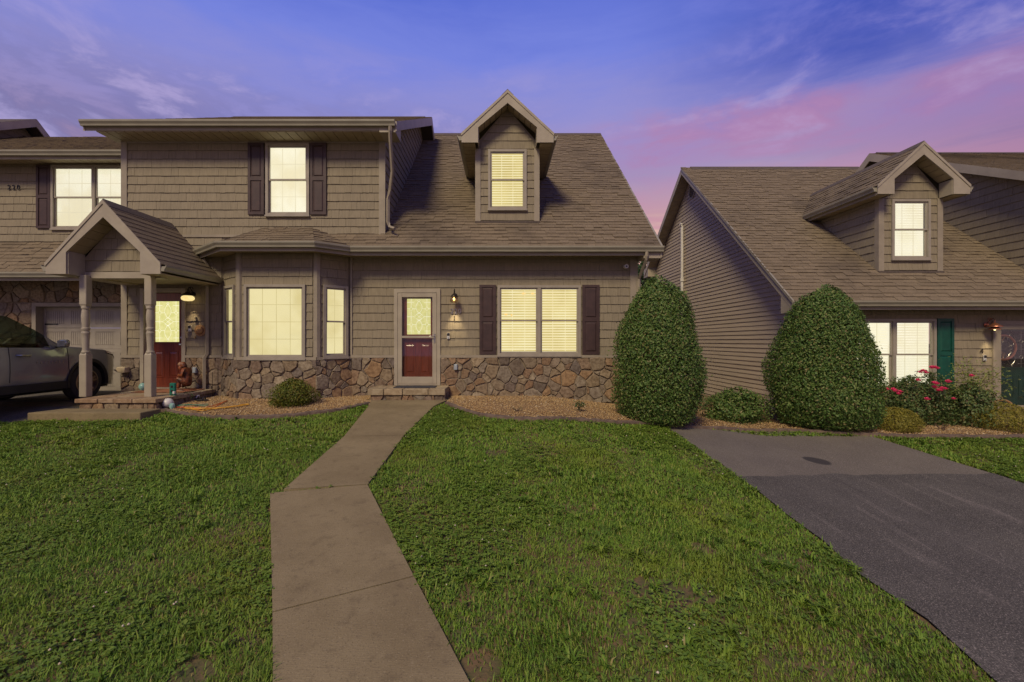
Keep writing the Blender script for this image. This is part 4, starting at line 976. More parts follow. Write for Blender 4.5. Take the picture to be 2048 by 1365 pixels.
f3.box(m, a, a + .10, c, d, -.2, .06); f3.box(m, b - .10, b, c, d, -.2, .06); f3.box(m, a + .1, b - .1, d - .09, d, -.2, .062); m.build('garage_frame', 'trim', T3)
ga, gb, gc, gd = a + .1, b - .1, .05, d - .09; sec = (gd - gc) / 4
G3 = None
for k in range(4):
    lo, hi = gc + k * sec + .004, gc + (k + 1) * sec - .004; m = MB(); f3.box(m, ga, gb, lo, hi, -.2, -.16)
    pw = (gb - ga) / 4; rc = [(ga + i * pw + .07, ga + (i + 1) * pw - .07, lo + .09, hi - .09) for i in range(4)]
    for p in cut([(ga, gb, lo, hi)], rc): f3.box(m, *p, -.16, -.145)
    if G3 is None: G3 = m.build('garage_door', 'vinylframe', T3); root = G3
    else: root = m.build('door_section', 'vinylframe', G3)
    for (p, q, c_, d_) in rc:
        m = MB(); n = 9
        for i in range(n): f3.box(m, p + (q - p) * i / n + .004, p + (q - p) * (i + 1) / n - .004, c_ + .012, d_ - .012, -.16, -.150)
        m.build('panel', 'vinylframe', G3, recalc=False)
for zz in (wZ(648, D3),):
    m = MB(); f3.poly(m, [(ga + .03, zz + .022), (ga + .03, zz - .022), (ga + .30, zz - .012), (ga + .34, zz - .022), (ga + .37, zz), (ga + .34, zz + .022), (ga + .30, zz + .012)], -.145, -.137); m.build('strap_hinge', 'blackplastic', G3)
# upper roof of unit 3
U3E, U3Z, U3R, U3RZ = 10.8, CZ + 4.50, 15.7, CZ + 7.04
m = MB(); m.prism([(X30, U3E, U3Z - .01), (X30, U3R, U3RZ - .01), (X30, U3R, U3RZ - .2), (X30, U3E + .02, U3Z - .15)], (XL2 - X30 - .45, 0, 0)); m.prism([(X30, U3R + .001, U3RZ - .01), (X30, 20, 5), (X30, 20, 4.8), (X30, U3R + .001, U3RZ - .2)], (XL2 - X30 - .45, 0, 0)); r3 = m.build('roof', 'shinglebase', T3)
courses(Fr((0, U3E, U3Z), (1, 0, 0), (0, U3R - U3E, U3RZ - U3Z)), lambda v: (X30, XL2 - .45), 0, math.hypot(U3R - U3E, U3RZ - U3Z), .138, parent=r3, name='shingles', mat='shingle', wr=(.12, .31), gap=.0016, tb=.014, tt=.003, joined=True, kind='stuff')
gutter([(X30, U3E, U3Z - .115), (XL2 - .03, U3E, U3Z - .115)], T3); soffit(X30, XL2 - .03, U3E + .023, D3 + .01, US3, T3, .2)
# --- unit 4 : only its upper gable shows above unit 3
T4 = thing('townhouse', (-18, 14.5, .03), 'distant roof gable peeking over the set-back house at the left edge', 'house', 'beige townhouses')
gx_ = -15.9; y0, z0, y1, z1 = 12.4, wZ(251, 14.5) - .52 * 2.1, 15.6, wZ(238, 15.6)
m = MB(); m.prism([(gx_, y0, z0), (gx_, y1, z1), (gx_, y1, z1 - .2), (gx_, y0, z0 - .2)], (-6, 0, 0)); m.prism([(gx_, y1 + .001, z1), (gx_, 18.2, z1 - 2.2), (gx_, 18.2, z1 - 2.4), (gx_, y1 + .001, z1 - .2)], (-6, 0, 0)); m.build('roof', 'ridgecap', T4)
m = MB(); m.prism([(gx_ + .02, y0, z0 - .01), (gx_ + .02, y1, z1 - .01), (gx_ + .02, y1, z1 - .27), (gx_ + .02, y0, z0 - .25)], (-.03, 0, 0)); m.prism([(gx_ + .02, y1 + .001, z1 - .01), (gx_ + .02, 18.2, z1 - 2.2), (gx_ + .02, 18.2, z1 - 2.45), (gx_ + .02, y1 + .001, z1 - .27)], (-.03, 0, 0)); m.build('rake_board', 'trimlight', T4)
s4 = Fr((gx_ - .45, 0, 0), (0, 1, 0), n=(1, 0, 0)); m = MB(); s4.poly(m, [(y0 + .3, -.1), (18, -.1), (18, z1 - 2.5), (y1, z1 - .25), (y0 + .3, z0)], -.12, 0); w4 = m.build('side_wall', 'wallback', T4)
courses(s4, gable_span(y0 + .3, 18, z0, z1 - 2.4, y1, z1 - .25), 5.9, z1 - .3, .187, parent=w4)
# --- the house on the right, a mirrored and lower twin
DZ = -1.15; mxr = lambda x: 9.65 - x
T5 = thing('townhouse', (9.5, D, -.35), 'lower beige end townhouse with long side wall and green shutter beyond the drive', 'house', 'beige townhouses')
unit_roof(T5, mxr, DZ, CZ + 3.0, 19.6)
XL5 = 6.60; SOF5 = wZ(612, D); door5 = (wX(1982, D), wX(2095, D), wZ(820, D), wZ(642, D)); win5 = (7.80, wX(1869, D), wZ(780, D), wZ(638, D))
w5 = walls(f0, XL5, 16.5, -.7, SOF5 + .35, [door5, win5], T5)
courses(f0, lambda v: (XL5 + .12, 15.), -.55, SOF5 + .0, .187, [door5, win5], w5)
m = MB(); f0.box(m, XL5 - .03, XL5 + .12, -.6, SOF5, 0, .035); m.build('corner_board', 'trim', T5)
window(f0, *win5, T5, 2, 2, True, pale=True, grid=(3, 1)); shutter(f0, wX(1871, D), wX(1904, D), win5[2] + .02, win5[3] + .01, T5, 'shuttergreen')
gutter([(6.2, EY, EZ + DZ - .115), (16.5, EY, EZ + DZ - .115)], T5); soffit(6.25, 16.4, EY + .023, D + .01, SOF5, T5, .15)
# skirt of roof running on past the upper storey
fr5 = Fr((0, EY, EZ + DZ), (1, 0, 0), (0, RY - EY, RZ - EZ)); m = MB(); m.prism([(12.26, EY, EZ + DZ - .012), (12.26, D, EZ + DZ + (D - EY) * SL - .012), (12.26, D, EZ + DZ), (12.26, EY + .02, EZ + DZ - .15)], (4.2, 0, 0)); m.build('skirt_roof', 'shinglebase', T5)
s5 = Fr((XL5, 0, 0), (0, 1, 0), n=(-1, 0, 0)); zf = EZ + DZ - .2 + (D - EY) * SL
m = MB(); s5.poly(m, [(D + .12, -.7), (19.3, -.7), (19.3, CZ + 2.9), (RY, RZ + DZ - .25), (D + .12, zf)], -.12, 0); sw5 = m.build('side_wall', 'wallback', T5)
courses(s5, gable_span(D + .0, 19.3, zf - .05, CZ + 2.95, RY, RZ + DZ - .25), -.6, RZ + DZ - .3, .115, parent=sw5, mat='lap', wr=(30, 31), tb=.020, tt=.003)
vy = 15.56; vz = wZ(383, vy); m = MB(); m.lathe([(.24, 0), (.24, -.03), (.20, -.035), (.20, -.01), (.001, -.008)], (XL5 - .015, vy, vz), 24, 'x'); gv = m.build('gable_vent', 'trim', T5, smooth=True)
for k in range(-5, 6):
    z = k * .034; w = math.sqrt(max(.0, .195 ** 2 - z * z)); m = MB(); m.prism([(XL5 - .03, vy - w, vz + z), (XL5 - .05, vy - w, vz + z - .012), (XL5 - .05, vy - w, vz + z - .006), (XL5 - .03, vy - w, vz + z + .006)], (0, 2 * w, 0)); m.build('slat', 'trim', gv)
py_ = 16.3; m = MB(); m.tube([(XL5 - .08, py_, -.35), (XL5 - .08, py_, wZ(590, py_))], .055, 12); m.tube([(XL5 - .08, py_, wZ(590, py_)), (XL5 - .08, py_, wZ(455, py_)), (XL5 - .09, py_, wZ(449, py_)), (XL5 - .15, py_, wZ(448, py_))], .05, 12); m.tube([(XL5 - .08, py_, wZ(563, py_)), (XL5 - .08, py_, wZ(556, py_))], .07, 12); m.build('vent_pipe', 'whiteplastic', T5, smooth=40)
m = MB(); m.box(6.24, 6.59, 19.2, 19.75, CZ + 2.72, CZ + 3.1); m.build('eave_return', 'trimlight', T5)
# door 4 : dark green with storm door
m = MB(); u0, u1, v0, v1 = door5
f0.box(m, u0, u0 + .08, v0, v1, -.14, .05); f0.box(m, u1 - .08, u1, v0, v1, -.14, .05); f0.box(m, u0 + .08, u1 - .08, v1 - .09, v1, -.14, .052); m.build('door_frame', 'trim', T5)
a, b, lo, hi = u0 + .085, u1 - .085, v0 + .02, v1 - .095
door_slab(f0, a, b, lo, hi, T5, 'greendoor', -.06, (a + .12, b - .30, wZ(735, D), wZ(662, D)))
m = MB(); f0.ring(m, a, b, lo, hi, .09, .012, .045); SD = m.build('storm_door', 'trim', T5); f0.box(MB(), a + .09, b - .09, lo + .09, hi - .09, .024, .028).build('pane', 'stormglass', SD)
m = MB(); m.box(door5[0] - .2, door5[1] + .3, 9.0, D, -.7, door5[2] - .06); st5 = m.build('step_base', 'mortar', T5); caps(door5[0] - .25, door5[1] + .35, 8.95, D - .03, door5[2] - .06, door5[2] + .0, st5, 2, 4)
# --- its taller neighbour to the right
T6 = thing('townhouse', (14, D, -.35), 'taller upper storey with dark shingle roof at the right edge behind the dormer', 'house', 'beige townhouses')
upper_roof(T6, 11.87, 18.5, DZ, False, True)
x6 = 12.22; s6 = Fr((x6, 0, 0), (0, 1, 0), n=(-1, 0, 0)); ut6 = lambda y: UZ + DZ - .2 + us * (y - UE)
m = MB(); s6.poly(m, [(D, EZ + DZ), (RY, RZ + DZ - .1), (UR + .3, ut6(UR)), (D, ut6(D))], -.12, 0); sw6 = m.build('side_wall', 'wallback', T6)
courses(s6, lambda v: (D if v < ut6(D) else UE + (v - DZ - UZ + .2) / us, max(D, min(roofy(v, DZ) + .03, UR + (URZ + DZ - .25 - v) / .64))), EZ + DZ + .2, URZ + DZ - .25, .187, parent=sw6)
m = MB(); m.box(x6 + .12, 18, D + .05, D + .2, EZ + DZ, UZ + DZ); m.build('wall', 'shake', T6)
gutter([(11.87, UE, UZ + DZ - .115), (18.5, UE, UZ + DZ - .115)], T6); soffit(11.9, 18.4, UE + .023, D + .06, UZ + DZ - .19, T6, .2)

# ------------------------------------------------------------------ small things on the walls
def lantern(px, py, label, copper=False, onion=True, energy=4.):
    x, z = wX(px, D), wZ(py, D); mt = 'copper' if copper else 'darkmetal'; yw = D - .022; yc = D - .20
    t = thing('wall_lamp', (x, yw, z - .12), label, 'lamp', 'wall lamps beside the front doors')
    m = MB(); m.lathe([(.055, 0), (.055, -.012), (.03, -.022), (.001, -.024)], (x, yw, z + .06), 14, 'y'); m.build('back_plate', mt, t, smooth=True)
    m = MB(); m.tube([(x, yw - .01, z + .06), (x, yw - .05, z + .13), (x, yw - .10, z + .185), (x, yw - .15, z + .19), (x, yc, z + .16), (x, yc, z + .08)], .0095, 8)
    if not onion: m.tube([(x + .05 * math.cos(k * .6), yw - .09 + .02 * math.sin(k * .6), z + .16 + .05 * math.sin(k * .6)) for k in range(10)], .007, 6)
    m.build('arm', mt, t, smooth=True)
    m = MB(); m.lathe([(.012, .10), (.02, .09), (.035, .075), (.06, .05), (.072, .03), (.072, .018), (.03, .016)] if onion else [(.012, .10), (.03, .095), (.06, .07), (.115, .035), (.13, .02), (.13, .008), (.05, .006)], (x, yc, z), 18); m.build('cap', mt, t, smooth=50)
    m = MB()
    if onion: m.lathe([(.03, .018), (.06, .005), (.085, -.03), (.092, -.055), (.085, -.08), (.055, -.105), (.02, -.112)], (x, yc, z), 18); m.build('globe', 'globeglass', t, smooth=True)
    elif not copper: m.lathe([(.08, .008), (.115, -.01), (.128, -.04), (.12, -.075), (.085, -.10), (.03, -.107)], (x, yc, z), 18); m.build('globe', 'globelit', t, smooth=True)
    else: m.lathe([(.05, .006), (.10, -.03), (.10, -.05), (.04, -.052)], (x, yc, z), 18); m.build('shade', mt, t, smooth=True)
    m = MB(); m.lathe([(.004, .01), (.016, -.01), (.022, -.04), (.016, -.06), (.003, -.068)], (x, yc, z), 10); m.build('bulb', 'bulb', t, smooth=True)
    ld = bpy.data.lights.new('lamp_light', 'SPOT'); ld.energy = energy; ld.color = (1., .78, .46); ld.spot_size = R(54); ld.spot_blend = 1.; ld.shadow_soft_size = .03
    lo = bpy.data.objects.new('lamp_light', ld); COL.objects.link(lo); lo.parent = t; lo.location = Vector((x, yc + .02, z - .125)) - ORG[t.name]
    lo.rotation_euler = Vector((0, .24, -1)).to_track_quat('-Z', 'Y').to_euler()
lantern(910, 597, 'dark bronze onion wall lamp right of the storm door, bulb glowing in clear glass', energy=34)
lantern(388, 594, 'wall lamp with glowing ribbed globe and curled hook beside the porch door', onion=False, energy=15)
lantern(1970, 655, 'copper wall lamp with curled arm left of the dark green door', copper=True, onion=False, energy=15)
RX = (R(90), 0, 0)
text_obj('house_number', '220', .17, (wX(30, D3), D3 - .03, wZ(376, D3)), RX, 'blackplastic', label='dark raised number 220 on the siding left of the upstairs shutter', cat='house number', ext=.006, sp=1.35)
text_obj('house_number', '220', .15, (wX(912, D), D - .03, wZ(623, D)), RX, 'steel', label='shiny metal number 220 right under the onion wall lamp', cat='house number', ext=.005, sp=1.1)
text_obj('house_number', '1', .15, (wX(909, D), D - .03, wZ(637, D)), RX, 'darkmetal', label='bronze number 1 under the metal number 220', cat='house number', ext=.005)
text_obj('house_number', '2', .16, (wX(394, D), D - .03, wZ(640, D)), RX, 'blackplastic', label='black number 2 under the porch lamp', cat='house number', ext=.005)
text_obj('house_number', '1', .10, (wX(392, D), D - .03, wZ(675, D)), (R(90), R(20), 0), 'brass', label='small tilted gold number 1 below the hanging straw hat', cat='house number', ext=.004)
text_obj('house_number', '4', .15, (wX(1961, D), D - .03, wZ(702, D)), RX, 'darkmetal', label='dark number 4 left of the green door', cat='house number', ext=.005)
def bell(px, py, label):
    x, z = wX(px, D), wZ(py, D); t = thing('video_doorbell', (x, D - .02, z - .07), label, 'doorbell', 'video doorbells'); yb = D - .022
    MB().box(x - .032, x + .032, yb - .028, yb, z - .068, z + .068).build('body', 'whiteplastic', t, bevel=.006)
    MB().box(x - .028, x + .028, yb - .034, yb - .028, z + .005, z + .064).build('camera_panel', 'blackplastic', t)
    MB().lathe([(.019, 0), (.019, -.006), (.001, -.008)], (x, yb - .028, z - .035), 14, 'y').build('button', 'bluegreyplastic', t)
bell(897, 672, 'white video doorbell right of the storm door'); bell(382, 657, 'white video doorbell left of the hanging straw hat'); bell(1966, 716, 'white video doorbell under the number 4')
x, z = wX(1249, D), wZ(534, D); t = thing('security_camera', (x, D - .02, z), 'small white security camera high on the wall by the corner board', 'camera')
MB().lathe([(.04, 0), (.04, -.02), (.015, -.03), (.015, -.06)], (x, D - .02, z), 14, 'y').build('mount', 'whiteplastic', t, smooth=40)
MB().lathe([(.035, -.05), (.045, -.06), (.045, -.15), (.04, -.155)], (x, D - .02, z - .01), 16, 'y').build('body', 'whiteplastic', t, smooth=40)
MB().lathe([(.020, -.155), (.018, -.16), (.001, -.161)], (x, D - .02, z - .01), 14, 'y').build('lens', 'blackplastic', t)
def outlet(px, py, label):
    x, z = wX(px, D), wZ(py, D); t = thing('outlet_box', (x, D - .06, z - .06), label, 'outlet', 'outlet covers in the stone base')
    MB().box(x - .04, x + .04, D - .10, D - .018, z - .065, z + .065).build('box', 'bluegreyplastic', t, bevel=.006); MB().box(x - .033, x + .033, D - .108, D - .10, z - .055, z + .05).build('lid', 'bluegreyplastic', t, bevel=.003)
outlet(912, 734, 'grey outlet cover in the stone right of the storm door'); outlet(394, 740, 'grey outlet cover in the stone beside the carved figure')
# hanging straw hat
x, z = wX(403, D), wZ(661, D); t = thing('straw_hat', (x, D - .04, z - .12), 'round straw hat hanging on the siding beside the downspout', 'hat')
MB().lathe([(.125, 0), (.127, -.012), (.085, -.02), (.075, -.05), (.06, -.068), (.001, -.072)], (x, D - .035, z), 26, 'y').build('brim', 'straw', t, smooth=50)
MB().tube([(x + .075 * math.cos(a), D - .065, z + .075 * math.sin(a)) for a in np.linspace(0, 6.28, 25)[:-1]], .012, 6, True).build('band', 'carvedwood', t, smooth=True)
MB().tube([(x, D - .035, z + .12), (x + .003, D - .03, z + .17), (x, D - .022, z + .175)], .004, 5).build('string', 'straw', t)
# faucet cover
x, z = wX(255, D), wZ(738, D); t = thing('faucet_cover', (x, D - .1, z - .1), 'cream foam faucet cover on the stone left of the porch door', 'cover')
m = MB(); m.prism([(x - .12, D - .20, z - .02), (x - .06, D - .22, z + .055), (x + .09, D - .2, z + .055), (x + .10, D - .2, z - .07), (x + .02, D - .2, z - .08), (x - .11, D - .2, z - .045)], (0, .15, 0)); m.build('shell', 'creamplastic', t, bevel=.02, smooth=True)
MB().lathe([(.016, 0), (.016, -.01), (.002, -.012)], (x - .09, D - .215, z - .01), 10, 'y').build('toggle', 'blackplastic', t)
# mats
MB().box(wX(790, 9.7), wX(872, 9.7), 9.52, 9.90, .318, .330).build('doormat', 'matdark', label='dark grey doormat on the stone step of the storm door', cat='doormat', bevel=.003)
MB().box(-7.55, -6.45, 9.3, 9.95, .246, .258).build('doormat', 'rust', label='reddish brown doormat on the porch floor', cat='doormat', bevel=.003)
# glass gazing ball by porch post
x, y = -7.62, 9.72; t = thing('glass_float', (x, y, .24), 'small teal glass ball on the porch floor below the faucet cover', 'ornament')
MB().lathe([(.001, 0), (.05, .012), (.078, .05), (.085, .085), (.07, .13), (.035, .16), (.02, .165)], (x, y, .243), 16).build('ball', 'tealglass', t, smooth=True)
MB().lathe([(.022, .165), (.024, .18), (.01, .186)], (x, y, .243), 10).build('cap', 'steel', t, smooth=True)
MB().lathe([(.04, 0), (.045, .03), (.03, .06), (.001, .062)], (x + .17, y - .02, .243), 12).build('small_cup', 'bluegreyplastic', smooth=True, label='small grey cup beside the teal glass ball on the porch', cat='cup')
# power stake, globe lamp, cords, sandals
gx0, gy0 = G(346, 813); z0 = gz(gx0, gy0) + .03; t = thing('power_stake', (gx0, gy0, z0), 'green outdoor power stake at the front of the left bed', 'power stake')
MB().tube([(gx0, gy0, z0 - .1), (gx0 + .005, gy0, z0 + .26)], .012, 6).build('spike', 'greenplastic', t)
MB().box(gx0 - .055, gx0 + .055, gy0 - .03, gy0 + .03, z0 + .12, z0 + .43).build('body', 'greenplastic', t, bevel=.012)
for k in range(3): MB().box(gx0 - .02, gx0 + .02, gy0 - .036, gy0 - .03, z0 + .17 + k * .085, z0 + .21 + k * .085).build('socket', 'blackplastic', t)
MB().box(gx0 + .035, gx0 + .075, gy0 - .07, gy0 - .03, z0 + .22, z0 + .27).build('plug', 'whiteplastic', t, bevel=.006)
gx1, gy1 = G(336, 820); z1 = gz(gx1, gy1) + .04; t = thing('globe_light', (gx1, gy1, z1), 'white frosted ball lying on the bed edge by the power stake', 'ornament')
MB().lathe([(.001, 0), (.05, .012), (.085, .05), (.095, .09), (.08, .14), (.045, .175), (.001, .185)], (gx1, gy1, z1), 18).build('ball', 'whiteplastic', t, smooth=True)
MB().lathe([(.03, 0), (.05, .05), (.04, .1), (.02, .11)], (gx1 + .1, gy1 - .03, z1 - .02), 12, 'z').build('socket', 'tealglass', t, smooth=True)
def cord(pxs, mat, label, r=.008, loops=3, seed=1):
    rr = random.Random(seed); pts = []
    for l in range(loops):
        for (px, py) in (pxs if l % 2 == 0 else pxs[::-1]):
            x, y = G(px + rr.uniform(-9, 9), py + rr.uniform(-2.5, 2.5)); pts.append((x, y, gz(x, y) + .05 + rr.uniform(0, .03)))
    P = []
    for i in range(len(pts) - 1):
        a, b, c, d = [Vector(pts[max(0, min(len(pts) - 1, i + k))]) for k in (-1, 0, 1, 2)]
        for s in range(6):
            t_ = s / 6; P.append(.5 * ((2 * b) + (c - a) * t_ + (2 * a - 5 * b + 4 * c - d) * t_ ** 2 + (3 * b - a - 3 * c + d) * t_ ** 3))
    MB().tube(P, r, 6).build('extension_cord', mat, label=label, cat='cord', group='extension cords on the left bed', smooth=True)
cord([(372, 822), (400, 826), (430, 823), (470, 818), (492, 816)], 'cordyellow', 'yellow extension cord coiled on the gravel of the left bed', loops=4, seed=3)
cord([(352, 821), (375, 822), (400, 824), (420, 820), (450, 811)], 'cordorange', 'orange extension cord tangled beside the power stake', loops=2, seed=5)
cord([(347, 815), (365, 817), (385, 818), (415, 815)], 'cordgreen', 'thin green cord running from the power stake', r=.006, loops=2, seed=8)
for i, (px, py) in enumerate(((392, 794), (404, 798))):
    x, y = G(px, py + 8); z = gz(x, y) + .05; t = thing('sandal', (x, y, z), ['pale-strapped sandal nearer the porch floor', 'dark sandal nearer the downspout foot'][i], 'sandal', 'sandals on the gravel')
    m = MB(); m.prism([(x - .12, y - .03, z), (x - .08, y - .05, z), (x + .02, y - .035, z), (x + .11, y - .045, z), (x + .13, y, z), (x + .1, y + .04, z), (x, y + .03, z), (x - .09, y + .045, z)], (0, 0, .022)); m.build('sole', 'blackplastic', t, bevel=.005)
    m = MB(); m.tube([(x + .03, y - .045, z + .015), (x + .05, y - .02, z + .065), (x + .055, y + .015, z + .065), (x + .04, y + .045, z + .015)], .013, 6); m.build('strap', 'whiteplastic' if i == 0 else 'blackplastic', t, smooth=True)
for px in (425, 436):
    x, y = wX(px, 9.95), 9.95; MB().tube([(x, y, .0), (x, y, .62 if px == 425 else .78)], .006, 5).build('garden_stake', 'darkmetal', label='thin dark rod nearer the downspout' if px == 425 else 'thin dark rod nearer the bay window', cat='stake', group='thin garden stakes')
# wreath hoop on the green door, wicker arch by the step
x, z = wX(2007, D), wZ(695, D); t = thing('wreath_hoop', (x, D - .06, z - .35), 'orange-brown hoop wreath hanging on the dark green door', 'wreath')
MB().tube([(x + .02 + .27 * math.cos(a), D + .018, z + .27 * math.sin(a)) for a in np.linspace(0, 2 * math.pi, 41)[:-1]], .024, 8, True).build('hoop', 'copper', t, smooth=True)
m = MB()
for k in range(9):
    a = random.uniform(1.2, 5); r1 = random.uniform(.08, .24); m.tube([(x + .02 + .26 * math.cos(a), D + .018, z + .26 * math.sin(a)), (x + r1 * math.cos(a + .3), D + .012, z + r1 * math.sin(a + .3)), (x + .02 + .25 * math.cos(a + .5), D + .018, z + .25 * math.sin(a + .5))], .0035, 5)
m.build('twig', 'straw', t)
x, y = wX(2004, 9.5), 9.5; z = door5[2]; t = thing('basket', (x, y, z), 'low wicker basket with arched handle on the step of the green door', 'basket')
m = MB(); m.lathe([(.20, 0), (.24, .05), (.26, .09), (.24, .09), (.21, .03), (.001, .02)], (x, y, z), 20); m.build('bowl', 'straw', t, smooth=50)
MB().tube([(x + .25 * math.cos(a), y, z + .08 + .22 * math.sin(a)) for a in np.linspace(0, math.pi, 17)], .022, 8).build('handle', 'straw', t, smooth=True)
x, y = wX(1986, 9.3), 9.15; MB().box(x - .13, x + .13, y - .05, y + .05, gz(x, y), gz(x, y) + .30).build('paving_block', 'capstone', bevel=.012, label='pale reddish block standing beside the yellow-green shrub at the right edge', cat='block')
# concrete pad in front of the porch
pA, pB, pC, pD_ = G(54, 842), G(312, 817), None, None
z = .075; m = MB(); m.prism([(pA[0], pA[1], -.2), (-6.15, 7.78, -.2), (-6.15, 8.26, -.2), (-7.90, 8.26, -.2)], (0, 0, .2 + z)); m.build('concrete_pad', 'concrete', kind='structure', bevel=.01)
PAD = [(pA[0] - .05, pA[1] - .05), (-6.1, 7.72), (-6.1, 8.4), (-8.0, 8.4)]
# ------------------------------------------------------------------ parked car, nose to the garage
def build_car():
    zg = .062; xs_, yf = -9.62, 10.52
    T = thing('parked_car', (xs_, yf - 2.6, zg), 'dark grey SUV parked nose-in on the drive left of the porch', 'car')
    I = np.interp; WC = (.96, 4.03); RW = .435
    def sect(s):
        w = I(s, [0, .06, .2, .45, .9, 4.4, 4.9, 5.15, 5.2], [.62, .74, .86, .945, .985, .985, .95, .86, .8])
        sill = I(s, [0, .15, .6, 1.4, 3.6, 4.5, 5.2], [.30, .26, .30, .33, .33, .33, .40])
        for c in WC:
            if abs(s - c) < RW: sill = max(sill, .385 + math.sqrt(RW * RW - (s - c) ** 2))
        zb = I(s, [0, .05, .2, .5, 1., 1.45, 3, 4.6, 5.1, 5.2], [.74, .86, .975, 1.035, 1.075, 1.10, 1.13, 1.18, 1.16, 1.0])
        if s < 1.45: yc, zc, zt, ze = w * .90, zb + .025, zb + .055, zb + .07
        elif s < 2.3:
            t = (s - 1.45) / .85; yc, zc = I(t, [0, 1], [w * .90, .70]), I(t, [0, .5, 1], [zb + .025, 1.44, 1.685]); zt = zc + .05; ze = zc + .07
        elif s < 4.5: yc, zc = .70, I(s, [2.3, 3.2, 4.5], [1.685, 1.71, 1.66]); zt = zc + .045; ze = zc + .06
        else:
            t = min(1, (s - 4.5) / .6); yc, zc = I(t, [0, 1], [.70, .80]), I(t, [0, 1], [1.66, zb + .02]); zt = zc + .03; ze = zc + .04
        rows = [(w * .95, sill), (w * .99, max(.50, sill + .02)), (w, max(.70, sill + .04)), (w * .995, max(.90, sill + .06)), (w * .965, max(zb, sill + .08)), (yc, zc), (yc * .6, zt), (0, ze)]
        return rows
    st = sorted(set([0, .03, .08, .15, .25, .35, .5, 1.4, 1.45, 1.6, 1.75, 1.9, 2.1, 2.3, 2.6, 2.72, 2.82, 3.1, 3.5, 3.55, 4.3, 4.5, 4.6, 4.8, 5.0, 5.1, 5.17, 5.2] + [round(c + RW * math.cos(a), 4) for c in WC for a in np.linspace(.0, math.pi, 17)]))
    grid = [[(xs_ + y, yf - s, zg + z) for y, z in sect(s)] + [(xs_ - y, yf - s, zg + z) for y, z in sect(s)[::-1][1:]] for s in st]
    body, glass = MB(), []
    n = len(grid[0]); body.v = [p for g in grid for p in g]; gl = {}
    for i in range(len(st) - 1):
        a, b = st[i], st[i + 1]
        for k in range(n - 1):
            f = (i * n + k, (i + 1) * n + k, (i + 1) * n + k + 1, i * n + k + 1); r = min(k, n - 2 - k); side = k < n // 2
            key = None
            if r == 4 and a >= 1.75 and b <= 4.31: key = ('side', side, a < 2.72 and 'front' or (a >= 2.82 and 'rear' or 'pillar'))
            if r in (5, 6) and a >= 1.45 and b <= 2.301: key = ('windscreen',)
            if r in (5, 6) and a >= 4.5 and b <= 5.01: key = ('rear',)
            if key is None: body.f.append(f)
            else: gl.setdefault(key, []).append(f)
    body.f.append(tuple(range(n))); body.f.append(tuple(range((len(st) - 1) * n, len(st) * n))[::-1])
    B = body.build('body', 'carpaint', T, smooth=28)
    for key, fs in gl.items():
        m = MB(); mp = {}
        for f in fs:
            m.f.append(tuple(mp.setdefault(i, len(mp)) for i in f))
        m.v = [body.v[i] for i, _ in sorted(mp.items(), key=lambda q: q[1])]
        m.build('pillar' if 'pillar' in key else 'windscreen' if key[0] == 'windscreen' else 'window', 'carblack' if 'pillar' in key else 'carglass', T, smooth='all')
    for c in WC:
        for sd in (1, -1):
            x = xs_ + sd * .965
            m = MB(); pr = [(.27, -.11), (.33, -.125), (.365, -.10), (.382, -.05), (.382, .05), (.365, .10), (.33, .118), (.255, .115), (.245, .08), (.245, -.08)]
            m.lathe([(r, sd * h) for r, h in pr], (x - sd * .13, yf - c, zg + .385), 40, 'x'); W = m.build('wheel', 'tyre', T, smooth=40)
            m = MB(); cx = x - sd * .13
            m.lathe([(.25, sd * .02), (.258, sd * .118), (.235, sd * .122), (.225, sd * .03), (.05, sd * .02)], (cx, yf - c, zg + .385), 40, 'x')
            for k in range(5):
                for o in (-.16, .16):
                    a = k * 2 * math.pi / 5 + o + .3; ca, sa = math.cos(a), math.sin(a); a2 = a - o * .45; c2, s2 = math.cos(a2), math.sin(a2); q = .019
                    p0 = Vector((cx + sd * .098, yf - c + .05 * c2, zg + .385 + .05 * s2)); p1 = Vector((cx + sd * .108, yf - c + .235 * ca, zg + .385 + .235 * sa)); nn = Vector((0, -sa, ca)) * q
                    m.prism([p0 - nn, p1 - nn * .9, p1 + nn * .9, p0 + nn], (-sd * .03, 0, 0))
            m.lathe([(.065, sd * .06), (.065, sd * .105), (.045, sd * .112), (.002, sd * .113)], (cx, yf - c, zg + .385), 20, 'x'); m.build('rim', 'rim', W, smooth=35)
            m = MB(); ang = np.linspace(-.25, math.pi + .25, 25)
            A = [Vector((xs_ + sd * (sect(c + RW * math.cos(a))[1][0] + .004), yf - (c + (RW - .005) * math.cos(a)), zg + max(.30, .385 + (RW - .005) * math.sin(a)))) for a in ang]
            Bq = [Vector((xs_ + sd * (sect(c + RW * math.cos(a))[2][0] + .004), yf - (c + (RW + .055) * math.cos(a)), zg + max(.30, .385 + (RW + .055) * math.sin(a)))) for a in ang]
            for i in range(len(ang) - 1):
                o = Vector((sd * .012, 0, 0)); q = Vector((-sd * .10, 0, 0)); m.hexa([A[i] + q, A[i + 1] + q, Bq[i + 1] + q, Bq[i] + q, A[i] + o, A[i + 1] + o, Bq[i + 1] + o, Bq[i] + o])
            m.build('arch_trim', 'carblack', T, recalc=False)
